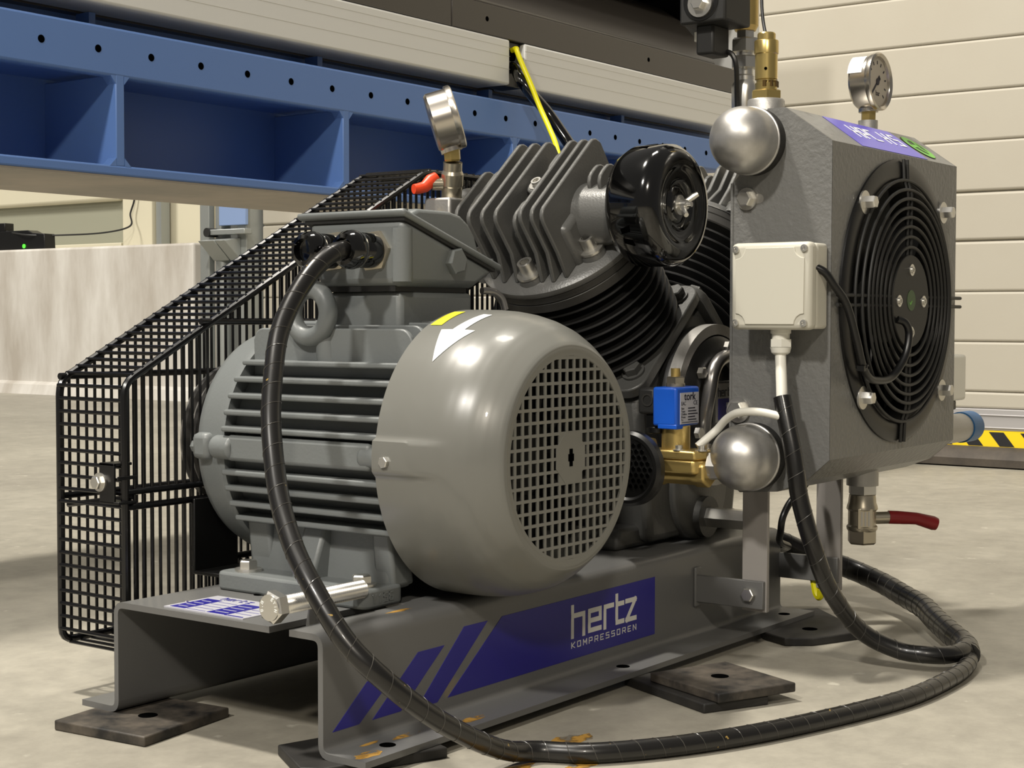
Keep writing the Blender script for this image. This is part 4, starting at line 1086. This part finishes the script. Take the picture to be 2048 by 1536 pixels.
# on the cooler
g2, sp, up = gauge('pressure_gauge', 'stainless pressure gauge facing front on top of the cooler', (0.915, -0.119, 0.6935), (0.0, -1, 0.02), 0.0372, 0.030, stem_to=(0.9155, -0.1025, 0.6445))
MB().hexa(sp + Vector((0, 0, 0.001)), (0, 0, -1), 0.0098, 0.0145).build('stem', M_BRASS, g2, smooth=30)
stk = MB()
for k in range(6):
    a0 = dg(118 + k * 8); a1 = dg(126 + k * 8); q = []
    for (a, y) in ((a0, -0.0885), (a1, -0.0885), (a1, -0.108), (a0, -0.108)):
        q.append((0.915 + 0.0352 * math.cos(a), y, 0.6935 + 0.0352 * math.sin(a)))
    stk.add(q, [(0, 1, 2, 3)])
stk.build('case_sticker', M_ARROW, g2)
# on the near head, leaning, seen from the side
ga = Vector((0.62, -0.76, 0.30)).normalized()
g1, sp, up = gauge('pressure_gauge', 'stainless pressure gauge seen edge-on with orange-red lever tap below', (0.492, 0.240, 0.632), ga, 0.0385, 0.032, stem_to=(0.497, 0.255, 0.534))
MB().hexa(sp + Vector((0, 0, 0.002)), (0.12, 0, -1), 0.0105, 0.014).build('stem', M_BRASS, g1, smooth=30)
tp = thing('gauge_tap', 'small nickel gauge tap with orange-red lever below the edge-on gauge', 'valve', (0.500, 0.254, 0.534))
p0 = sp + Vector((0.002, 0.0, -0.013)); p1 = Vector((0.500, 0.254, 0.534))
dvec = (p1 - p0)
MB().lathe([(0, 0), (0.0115, 0), (0.0115, 0.010), (0.0135, 0.014), (0.0135, dvec.length * 0.62), (0.0125, dvec.length * 0.66), (0.0125, dvec.length), (0, dvec.length)], p0, dvec, 28).build('body', M_NICK, tp, smooth=15)
mid = p0 + dvec * 0.60
MB().cyl(mid + Vector((-0.008, 0.008, 0)), mid + Vector((-0.017, 0.017, 0)), 0.0075, n=16).build('spindle', M_NICK, tp)
MB().tube([mid + Vector((-0.012, 0.014, 0.010)), mid + Vector((-0.018, 0.018, 0.004)), mid + Vector((-0.026, 0.022, -0.004)), mid + Vector((-0.034, 0.026, -0.0065)), mid + Vector((-0.039, 0.028, -0.007))], [0.0055, 0.0085, 0.007, 0.0065, 0.006], 12).build('lever', M_ORANGE, tp)

sv = thing('safety_valve', 'upright brass safety valve on top of the cooler beside the dome', 'valve', (0.645, -0.0955, 0.642))
MB().hexa((0.645, -0.0955, 0.642), (0, 0, 1), 0.0185, 0.0105).build('hex_base', M_BRASS, sv, smooth=30)
MB().lathe([(0, 0.0), (0.0125, 0.0), (0.0130, 0.008), (0.0115, 0.0085), (0.0115, 0.012), (0.0130, 0.0125), (0.0130, 0.041), (0.0140, 0.042), (0.0140, 0.056), (0.0135, 0.057), (0.0105, 0.0575), (0.0105, 0.0645), (0.0095, 0.066), (0, 0.066)], (0.645, -0.0955, 0.6525), (0, 0, 1), 32).build('body', M_BRASS, sv, smooth=30)
for a in (200, 235, 270, 305):
    p = Vector((0.645 + 0.0118 * math.cos(dg(a)), -0.0955 + 0.0118 * math.sin(dg(a)), 0.656))
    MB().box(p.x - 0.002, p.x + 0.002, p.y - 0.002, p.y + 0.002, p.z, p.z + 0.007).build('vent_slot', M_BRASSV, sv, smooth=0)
MB().cyl((0.6335, -0.1005, 0.676), (0.6325, -0.1012, 0.676), 0.0018, n=10).build('pin_hole', M_HOLE, sv, smooth=0)

# solenoid valve hanging off the outlet pipe at the top of the picture
uv = thing('outlet_solenoid_valve', 'black solenoid coil with steel and brass fittings above the cooler dome', 'solenoid valve', (0.67, -0.058, 0.60))
FX_, FY_ = 0.722, -0.0270
MB().tube(smooth_path([(FX_, -0.088, 0.594), (FX_, -0.060, 0.594), (FX_, -0.034, 0.597), (FX_, FY_, 0.612), (FX_, FY_, 0.648)]), 0.0138, 16).build('pipe', M_BLACK, uv)
MB().lathe([(0, 0), (0.0160, 0), (0.0165, 0.026), (0.0150, 0.030), (0.0125, 0.034), (0.0125, 0.039), (0.0108, 0.041), (0.0108, 0.056), (0, 0.056)], (FX_, FY_, 0.645), (0, 0, 1), 28).build('hose_ferrule', M_ZINC, uv, smooth=25)
MB().hexa((FX_, FY_, 0.694), (0, 0, 1), 0.0183, 0.0145).build('hex_nut', M_ZINC, uv, smooth=30)
MB().cyl((FX_, FY_, 0.708), (FX_, FY_, 0.716), 0.0108).build('nipple', M_ZINC, uv)
MB().hexa((FX_, FY_, 0.7135), (0, 0, 1), 0.0180, 0.0165).build('hex_nut', M_ZINC, uv, smooth=30)
MB().hexa((FX_, FY_, 0.730), (0, 0, 1), 0.0115, 0.010).build('hex_nut', M_ZINC, uv, smooth=30)
MB().lathe([(0, 0), (0.0125, 0), (0.0158, 0.006), (0.0158, 0.10), (0, 0.10)], (FX_, FY_, 0.739), (0, 0, 1), 24).build('brass_body', M_BRASSD, uv, smooth=25)
MB().box(0.640, 0.704, -0.0440, 0.018, 0.7385, 0.83).build('coil', M_BLACKM, uv, bevel=0.003)
MB().cyl((0.641, -0.0113, 0.764), (0.639, -0.0113, 0.764), 0.0235, n=36).build('coil_face', M_BLACK, uv, bevel=0.0008)
hex_bolt((0.639, -0.0113, 0.7610), (-1, 0, 0), 0.0085, 0.008, M_ZINC, uv, 1.9)
MB().box(0.655, 0.695, -0.020, 0.004, 0.704, 0.740).build('connector', M_BLACKM, uv, bevel=0.003)
MB().box(0.665, 0.680, 0.004, 0.012, 0.722, 0.734).build('clip', M_WPLAS, uv, bevel=0.001)
MB().tube(smooth_path([(0.69, -0.016, 0.712), (0.692, -0.026, 0.706), (0.694, -0.030, 0.690), (0.70, -0.028, 0.655), (0.70, -0.03, 0.61)]), 0.0032, 8).build('lead', M_BLACK, uv)
wcb = MB().tube(smooth_path([(0.645, -0.0945, 0.716), (0.650, -0.088, 0.736), (0.66, -0.081, 0.762), (0.67, -0.076, 0.80)]), 0.0020, 8).build('thin_cable', M_BLACK)
tag(wcb, 'thin black cable rising from the top of the brass safety valve', 'cable')

# drain ball valve below the cooler
dv_ = thing('drain_valve', 'nickel ball valve with dark red lever hanging under the cooler', 'valve', (0.845, -0.132, 0.19))
vx, vy = 0.8605, -0.1245
MB().cyl((vx, vy, 0.205), (vx, vy, 0.178), 0.0200, n=28).build('socket', M_ALUR, dv_)
MB().hexa((vx, vy, 0.181), (0, 0, -1), 0.0185, 0.016).build('hex_nut', M_ZINC, dv_, smooth=30)
MB().lathe([(0, 0), (0.0165, 0), (0.0175, 0.010), (0.0190, 0.014), (0.0195, 0.018), (0.0175, 0.020), (0.0175, 0.038), (0.0195, 0.040), (0.0190, 0.044), (0.0175, 0.046), (0, 0.046)], (vx, vy, 0.166), (0, 0, -1), 32).build('body', M_NICK, dv_, smooth=30)
MB().hexa((vx, vy, 0.121), (0, 0, -1), 0.0190, 0.0175).build('hex_end', M_NICK, dv_, smooth=30)
lv = Vector((0.65, -0.75, 0)).normalized()
MB().cyl(Vector((vx, vy, 0.136)) + lv * 0.015, Vector((vx, vy, 0.1365)) + lv * 0.036, 0.0078, n=18).build('stem', M_NICK, dv_)
MB().tube([Vector((vx, vy, 0.137)) + lv * 0.034, Vector((vx, vy, 0.1365)) + lv * 0.046, Vector((vx, vy, 0.135)) + lv * 0.070, Vector((vx, vy, 0.129)) + lv * 0.092, Vector((vx, vy, 0.1275)) + lv * 0.097], [0.0085, 0.0085, 0.0078, 0.0092, 0.008], 14).build('lever', M_RED, dv_)
NV = Vector((-0.80, -0.59, 0)).normalized(); RV = Vector((0.59, -0.80, 0)).normalized()
lb_ = Vector((vx, vy, 0.137)) + NV * 0.0172
MB().obox(lb_, RV, (0, 0, 1), NV, 0.0095, 0.013, 0.0012).build('cast_label', M_NICK, dv_, bevel=0.0006)
for k in range(3):
    MB().obox(lb_ + NV * 0.0014 + RV * (k - 1) * 0.0045, RV, (0, 0, 1), NV, 0.0010, 0.009, 0.0003).build('cast_mark', M_ALUR, dv_)

# front solenoid valve with blue coil
sol = thing('solenoid_valve', 'brass solenoid valve with bright blue coil below the bearing cover', 'solenoid valve', (0.57, -0.02, 0.21))
coil = MB().box(0.545, 0.598, -0.037, -0.005, 0.2655, 0.3105).build('coil', M_BLUEC, sol, bevel=0.003, seg=3)
MB().box(0.545, 0.575, -0.037, -0.012, 0.2625, 0.268).build('coil_step', M_BLUEC, coil, bevel=0.001)
lbl = MB().box(0.553, 0.595, -0.0376, -0.0370, 0.268, 0.304).build('label', M_PLATE, coil, smooth=0)
YL = -0.0377
font_text('tork', 0.0125, (0.574, YL, 0.2955), NX, NZ, 'lettering', M_INK, lbl, 0.0002, bold=0.0002, align='CENTER', sx=1.15)
font_text('EAC', 0.0062, (0.5545, YL, 0.2895), NX, NZ, 'lettering', M_INK, lbl, 0.0002, align='LEFT', sx=0.9)
font_text('CE', 0.0068, (0.582, YL, 0.2895), NX, NZ, 'lettering', M_INK, lbl, 0.0002, align='LEFT', sx=1.2)
for i, tx in enumerate(('Size', 'Type', 'Orifice', 'Press', 'Tc')):
    font_text(tx, 0.0034, (0.5545, YL, 0.2848 - i * 0.0033), NX, NZ, 'lettering', M_INK, lbl, 0.0002, sx=1.3)
    MB().box(0.570, 0.586 + (i % 3) * 0.003, YL - 0.0002, YL, 0.2853 - i * 0.0033, 0.2865 - i * 0.0033).build('print_line', M_INK, lbl, smooth=0)
MB().box(0.556, 0.592, YL - 0.0002, YL, 0.2695, 0.2702).build('print_line', M_INK, lbl, smooth=0)
con = MB().box(0.548, 0.574, -0.0055, 0.0165, 0.2785, 0.3085).build('connector', M_BLACKM, sol, bevel=0.003)
MB().box(0.552, 0.572, -0.010, 0.008, 0.262, 0.280).cyl((0.562, 0.000, 0.264), (0.562, 0.000, 0.256), 0.011, n=24).build('connector_nut', M_BLACK, con, bevel=0.001)
MB().lathe([(0.0055, 0), (0.0075, 0), (0.0075, 0.0008), (0.0055, 0.0008)], (0.5477, 0.0035, 0.295), (-1, 0, 0), 20, closed=True).build('emblem', M_CYLEDGE, con)
MB().cyl((0.568, -0.022, 0.3105), (0.568, -0.022, 0.3145), 0.011).build('washer', M_NICK, sol)
MB().hexa((0.568, -0.022, 0.3135), (0, 0, 1), 0.0115, 0.0085).build('top_nut', M_NICK, sol, smooth=30)
MB().cyl((0.568, -0.022, 0.321), (0.568, -0.022, 0.3315), 0.0055, n=16).build('stem', M_BRASSD, sol)
MB().cyl((0.568, -0.023, 0.236), (0.568, -0.023, 0.266), 0.0165, n=32).build('neck', M_BRASSD, sol, bevel=0.001)
bd = MB().prism([(0.545, -0.0605), (0.560, -0.0675), (0.592, -0.060), (0.592, 0.000), (0.565, 0.006), (0.545, -0.006)], 'xy', 0.2285, 0.2385).build('bonnet', M_BRASSD, sol, bevel=0.002)
for p in ((0.551, -0.037), (0.558, -0.062), (0.585, -0.055)):
    cap_screw((p[0], p[1], 0.2385), (0, 0, 1), 0.0042, 0.006, M_ZINC, bd)
MB().prism([(0.547, -0.058), (0.560, -0.066), (0.592, -0.060), (0.592, 0.000), (0.565, 0.004), (0.547, -0.006)], 'xy', 0.212, 0.2285).build('body_upper', M_BRASSD, sol, bevel=0.003)
MB().lathe([(0, -0.036), (0.0185, -0.036), (0.0185, -0.020), (0.0165, -0.016), (0.0165, 0.020), (0.0185, 0.024), (0.0185, 0.040), (0, 0.040)], (0.569, -0.028, 0.2135), (0, -1, 0), 6, phase=pi / 6).build('body', M_BRASSD, sol, bevel=0.003)
MB().lathe([(0, 0), (0.0165, 0), (0.0175, 0.006), (0.0165, 0.016), (0, 0.016)], (0.578, 0.012, 0.232), (-0.3, 1, 0), 24).build('side_port', M_BRASSD, sol)
MB().hexa((0.572, -0.066, 0.222), (0.15, -1, 0), 0.0165, 0.016).build('nipple', M_ZINC, sol, smooth=30)
MB().cyl((0.572, -0.060, 0.217), (0.578, -0.092, 0.222), 0.0135).build('thread', M_ALUR, sol)
# perforated silencer in front of the crankcase
sil = thing('intake_silencer', 'round black perforated silencer beside the fan grille', 'silencer', (0.50, 0.0045, 0.175))
SCN = Vector((0.505, 0.0045, 0.2185))
MB().lathe([(0, 0.003), (0.033, 0.003), (0.036, 0.0), (0.0395, 0.0), (0.0430, 0.004), (0.0430, 0.013), (0.038, 0.018), (0, 0.018)], SCN, (1, 0, 0), 64).build('housing', M_BLACK, sil)
MB().cyl(SCN + Vector((0.014, 0, 0)), SCN + Vector((0.10, 0, 0)), 0.016).build('pipe', M_BLOCK, sil)
for i in range(-5, 6):
    for j in range(-5, 6):
        y = (i + 0.5 * (j % 2)) * 0.0075; z = j * 0.0066
        if math.hypot(y, z) < 0.0315 and z > -0.024:
            p = SCN + Vector((0.0029, y, z))
            MB().ring(p, (-1, 0, 0), 0.0027, 0.0021, 0.0007, 10).build('perforation_rim', M_GLOSS, sil)
            MB().cyl(p, p + Vector((-0.0002, 0, 0)), 0.0021, n=10).build('perforation', M_HOLE, sil, smooth=0)

# ------------------------------------------------------------------ cables
def wrapped_cable(name, label, pts, r, material, pitch=0.026, seam=True, sub=9, cat='cable', group=None):
    path = smooth_path(pts, sub)
    o = MB().tube(path, r, 14).build(name, material, None, smooth=60)
    tag(o, label, cat, group)
    if seam:
        # helical wrap edge: thin tube, its glint painted in as paler grey
        T = []; m = len(path)
        for i in range(m): T.append((path[min(i + 1, m - 1)] - path[max(i - 1, 0)]).normalized())
        u, v, w = frame(T[0]); arc = 0; hp = []
        fr = []
        for i in range(m):
            if i:
                q = T[i - 1].rotation_difference(T[i]); u = q @ u; v = q @ v; arc += (path[i] - path[i - 1]).length
            fr.append((arc, u.copy(), v.copy()))
        tot = arc; s = 0; i = 0; pts_e = []
        while s < tot:
            while i < m - 2 and fr[i + 1][0] < s: i += 1
            f = (s - fr[i][0]) / max(fr[i + 1][0] - fr[i][0], 1e-9)
            c = path[i].lerp(path[i + 1], f); a = 2 * pi * s / pitch
            uu = fr[i][1]; vv = fr[i][2]
            pts_e.append(c + (uu * math.cos(a) + vv * math.sin(a)) * (r + 0.0001))
            s += pitch / 14
        MB().tube(pts_e, 0.00034, 4).build('wrap_edge_glint', M_WRAPGLINT, o)
    return o
wrapped_cable('motor_cable', 'thick black spiral wrapped cable from the motor terminal box to the floor',
    [(0.140, 0.098, 0.4558), (0.118, 0.0975, 0.4510), (0.092, 0.0985, 0.4335), (0.066, 0.099, 0.405), (0.043, 0.094, 0.3745), (0.020, 0.0789, 0.3390), (0.000, 0.0623, 0.3005), (-0.015, 0.0438, 0.2625), (-0.030, 0.0206, 0.2262), (-0.045, -0.0105, 0.1915),
     (-0.054, -0.0431, 0.1605), (-0.054, -0.0766, 0.1235), (-0.038, -0.1014, 0.0940), (0.002, -0.1161, 0.0590), (0.055, -0.1240, 0.0270), (0.102, -0.1255, 0.0065), (0.137, -0.1340, -0.0003),
     (0.1669, -0.1818, -0.0005), (0.250, -0.2372, -0.0005), (0.3637, -0.2822, -0.0005), (0.5141, -0.3207, -0.0005), (0.6385, -0.326, -0.0005), (0.725, -0.3150, 0.000), (0.775, -0.294, 0.004)],
    0.0092, M_CABLED, 0.021)
wrapped_cable('control_cable', 'black wrapped control cable looping down from the junction box to the floor',
    [(0.576, -0.1535, 0.3020), (0.571, -0.163, 0.272), (0.568, -0.171, 0.2446), (0.567, -0.1765, 0.217), (0.568, -0.1806, 0.1901), (0.575, -0.1927, 0.1407), (0.605, -0.2000, 0.0875), (0.655, -0.2141, 0.0364), (0.680, -0.2480, 0.0140), (0.688, -0.2800, 0.0110), (0.710, -0.3000, 0.0100), (0.750, -0.302, 0.0110), (0.790, -0.282, 0.013)],
    0.0100, M_CABLE, 0.024)
wrapped_cable('cable_bundle', 'thick black bundled hose running from the floor loop back behind the base end',
    [(0.745, -0.306, 0.004), (0.775, -0.292, 0.008), (0.812, -0.262, 0.012), (0.865, -0.222, 0.016), (0.919, -0.184, 0.020), (0.965, -0.138, 0.024), (1.000, -0.096, 0.030), (1.015, -0.045, 0.042), (0.985, 0.010, 0.064), (0.955, 0.050, 0.084), (0.93, 0.11, 0.09), (0.92, 0.2, 0.07)],
    0.0145, M_CABLE, 0.022)
wrapped_cable('white_cable', 'short white cable hanging from the gland under the junction box',
    [(0.592, -0.1435, 0.356), (0.590, -0.1445, 0.345), (0.585, -0.1477, 0.3317), (0.580, -0.151, 0.315), (0.576, -0.1535, 0.301)], 0.0062, M_WPLAS, seam=False)
wrapped_cable('white_cable', 'white cable arching from the blue coil valve to the wrapped cable',
    [(0.564, -0.054, 0.243), (0.570, -0.060, 0.250), (0.580, -0.070, 0.262), (0.575, -0.085, 0.275), (0.566, -0.105, 0.2835), (0.563, -0.130, 0.2855), (0.566, -0.150, 0.2825), (0.570, -0.165, 0.278)], 0.0046, M_WPLAS, seam=False)
wrapped_cable('fan_cable', 'thin black cable looping from the junction box to the fan hub',
    [(0.5928, -0.1850, 0.4453), (0.598, -0.194, 0.4395), (0.606, -0.200, 0.4270), (0.6258, -0.207, 0.4042), (0.644, -0.211, 0.3651), (0.655, -0.212, 0.342), (0.668, -0.212, 0.327), (0.6913, -0.212, 0.3187), (0.7342, -0.214, 0.3204), (0.7600, -0.220, 0.3434), (0.7700, -0.221, 0.3698), (0.766, -0.218, 0.384), (0.759, -0.211, 0.388)], 0.0046, M_BLACK, seam=False)
ct = MB().torus((0.660, -0.211, 0.3350), (0.45, 0, -0.9), 0.0058, 0.0016, 20, 6).box(0.652, 0.658, -0.217, -0.208, 0.330, 0.336).build('cable_tie', M_BLACK)
tag(ct, 'black plastic tie holding the fan cable to the guard ring', 'cable tie')
wrapped_cable('sensor_cable', 'thin black cable passing behind the cooler legs to the base end',
    [(0.87, -0.050, 0.185), (0.846, -0.045, 0.166), (0.8176, -0.045, 0.1543), (0.802, -0.043, 0.137), (0.806, -0.038, 0.118), (0.85, -0.015, 0.098), (0.915, 0.005, 0.082), (0.945, 0.04, 0.07)], 0.0045, M_BLACK, seam=False)
eg = MB().tube(smooth_path([(0.889, -0.0440, 0.052), (0.888, -0.0469, 0.0392), (0.887, -0.0498, 0.0290), (0.886, -0.0545, 0.0245), (0.886, -0.0575, 0.0330)]), 0.0052, 8).build('earth_wire', M_YELLOW)
tag(eg, 'short yellow earth wire end hanging under the far cooler bracket', 'wire')

# ------------------------------------------------------------------ big machine behind
YM = 0.891
mach = thing('machine_frame', 'large blue steel machine frame with white and dark grey covers behind the compressor', 'machine', (1.3, YM, FLOOR))
MX0, MX1 = -1.2, 2.46
tz0, tz1 = 0.740, 0.811
MB().box(MX0, MX1, YM, YM + 0.022, tz0, tz1).build('top_plate', M_BLUE, mach, bevel=0.004)
MB().box(MX0, MX1, YM + 0.165, YM + 0.19, 0.600, 0.80).build('web', M_BLUE, mach, smooth=0)
MB().box(MX0, MX1, YM + 0.02, YM + 0.19, tz0 + 0.01, tz0 + 0.035).build('upper_flange', M_BLUE, mach, smooth=0)
MB().box(MX0, MX1, YM, YM + 0.19, 0.5965, 0.6115).build('lower_flange', M_BLUE, mach, bevel=0.003)
MB().box(MX0, MX1, YM + 0.002, YM + 0.325, 0.5935, 0.5965).build('underside', M_PRIMER, mach, smooth=0)
for i in range(8):
    x = 0.5149 + (i - 3) * 0.4885
    if MX0 < x < MX1:
        rb = MB().box(x, x + 0.0155, YM + 0.0005, YM + 0.17, 0.6105, tz0 + 0.004).build('rib', M_BLUE, mach, bevel=0.0015)
        for (xa, sg) in ((x, -1), (x + 0.0155, 1)):
            MB().prism([(xa, 0.6105), (xa + sg * 0.012, 0.6105), (xa, 0.6225)], 'xz', YM + 0.0005, YM + 0.02).build('gusset', M_BLUE, rb, smooth=0)
            MB().prism([(xa, tz0 + 0.002), (xa + sg * 0.010, tz0 + 0.002), (xa, tz0 - 0.010)], 'xz', YM + 0.0005, YM + 0.02).build('gusset', M_BLUE, rb, smooth=0)
        MB().box(x, x + 0.012, YM + 0.06, YM + 0.09, tz1 - 0.005, 0.8405).build('spacer', M_BLUE, mach, smooth=0)
for k in range(-12, 21):
    x = 0.3843 + 0.09852 * k
    if MX0 < x < MX1 - 0.05:
        MB().cyl((x, YM - 0.0004, 0.7765), (x, YM + 0.001, 0.7765), 0.0056, n=18).build('bolt_hole', M_HOLE, mach, smooth=0)
MB().box(MX0, MX1, YM + 0.10, YM + 0.14, tz1 - 0.02, 0.842).build('dark_gap', M_BLUE, mach, smooth=0)
for (x0, x1) in ((MX0, 1.4805), (1.531, MX1)):
    wp = MB().box(x0, x1, YM - 0.001, YM + 0.08, 0.8425, 0.9295).build('white_panel', M_WHITE, mach, bevel=0.004)
    for dz in (0.030, 0.055, 0.072):
        MB().box(x0, x1, YM - 0.0013, YM - 0.0008, 0.8425 + dz, 0.8428 + dz).build('panel_line', M_PALE, wp, smooth=0)
MB().box(1.476, 1.536, YM + 0.012, YM + 0.06, 0.842, 0.930).build('slot_plate', M_BLACK, mach, bevel=0.002)
MB().prism(rrect(1.492, 1.515, 0.892, 0.916, 0.010), 'xz', YM + 0.0105, YM + 0.013).build('cable_opening', M_HOLE, mach, smooth=0)
for (x0, x1) in ((MX0, 1.3015), (1.3035, MX1)):
    MB().box(x0, x1, YM + 0.002, YM + 0.06, 0.9305, 0.989).build('dark_panel', M_DARKP, mach, bevel=0.0015)
for x in (0.82, 1.4108, 2.0):
    MB().cyl((x, YM + 0.0016, 0.9600), (x, YM + 0.003, 0.9600), 0.0048, n=16).build('panel_screw', M_HOLE, mach, smooth=0)
cov = [(YM + 0.004, 0.9895), (YM + 0.10, 1.10), (YM + 0.16, 1.14), (YM + 0.40, 1.14), (YM + 0.40, 0.9895)]
MB().prism(cov, 'yz', MX0, MX1 - 0.14).build('sloped_cover', M_DARKP, mach, bevel=0.01)
MB().box(MX0, MX1, YM + 0.02, YM + 0.40, 1.16, 1.40).build('upper_carriage', M_BLACK, mach, bevel=0.004)
MB().box(MX1 - 0.139, MX1 - 0.02, YM + 0.10, YM + 0.40, 0.9895, 1.16).build('dark_recess', M_BLACK, mach, smooth=0)
MB().box(MX1, MX1 + 0.06, YM - 0.0, YM + 0.40, 0.845, 1.40).build('end_post', M_WHITE, mach, bevel=0.003)
MB().box(MX0, MX1, YM + 0.08, YM + 0.40, 0.84, 0.99).build('inner_beam', M_DARKP, mach, smooth=0)
for x in (-1.0, 2.28):
    MB().box(x, x + 0.12, YM + 0.19, YM + 0.31, FLOOR, 0.5935).build('leg', M_BLUE, mach, bevel=0.004)
yc_ = MB().tube(smooth_path([(1.502, YM + 0.013, 0.913), (1.4998, 0.889, 0.9150), (1.4884, 0.879, 0.9072), (1.4819, 0.861, 0.8786), (1.4824, 0.841, 0.8385), (1.4843, 0.821, 0.794), (1.4719, 0.791, 0.7525), (1.4523, 0.761, 0.7156), (1.4223, 0.731, 0.674), (1.38, 0.70, 0.62)]), 0.0052, 10).build('yellow_cable', M_YELLOW)
tag(yc_, 'bright yellow cable dropping from the slot between the white panels', 'cable')
bh = MB().tube(smooth_path([(1.500, YM + 0.012, 0.880), (1.4982, 0.889, 0.8738), (1.4841, 0.866, 0.851), (1.493, 0.846, 0.8214), (1.5153, 0.826, 0.7885), (1.5233, 0.798, 0.7485), (1.5224, 0.771, 0.7129), (1.5039, 0.741, 0.6715), (1.47, 0.70, 0.60)]), 0.0115, 12).build('black_hose', M_GLOSS)
tag(bh, 'glossy black hose dropping beside the yellow cable from the white machine panel', 'hose')

# ------------------------------------------------------------------ small things far left
bx = thing('router_box', 'black box with a green light standing on the low white wall', 'electronic box', (4.3, 6.2, 0.745))
MB().prism([(5.945, 0.745), (6.70, 0.745), (6.70, 0.85), (6.09, 0.85), (6.05, 0.835), (5.950, 0.828)], 'yz', 4.22, 4.29).build('case', M_BLACK, bx, bevel=0.004)
MB().box(4.23, 4.29, 6.30, 6.6, 0.85, 0.895).build('top_unit', M_BLACK, bx, bevel=0.004)
MB().cyl((4.221, 6.118, 0.766), (4.216, 6.118, 0.766), 0.011, n=14).build('indicator_light', M_LED, bx, smooth=0)
tc_ = MB().tube(smooth_path([(4.25, 6.33, 0.855), (4.22, 6.2, 0.838), (4.21, 6.05, 0.822), (4.30, 5.93, 0.822), (4.5, 5.82, 0.84), (4.64, 5.77, 0.88), (4.67, 5.80, 0.95), (4.68, 5.78, 1.02), (4.68, 5.76, 1.12)]), 0.005, 6).build('thin_cable', M_BLACKM)
tag(tc_, 'thin dark cable running from the black box up the cream wall', 'cable')
db = thing('door_bracket', 'grey angled bracket bolted to the door guide post', 'bracket', (3.08, 3.41, 0.66))
for (ya, yb) in ((3.32, 3.375), (3.38, 3.465)):
    MB().prism([(3.10, 0.60), (3.10, 0.685), (3.02, 0.672)], 'xz', ya, yb).build('bump_stop', M_GALV, db, bevel=0.003)
MB().box(3.06, 3.10, 3.26, 3.47, 0.695, 0.715).build('rail', M_GALV, db, bevel=0.003)
MB().cyl((3.055, 3.455, 0.705), (3.10, 3.455, 0.705), 0.017).build('roller', M_BLACKM, db)
MB().box(3.085, 3.10, 3.28, 3.42, 0.73, 0.90).build('blue_plate', M_PBLUE, db, bevel=0.002)
MB().cyl((3.13, 3.445, FLOOR), (3.13, 3.445, 0.90), 0.028).build('pipe', M_GALV, db)
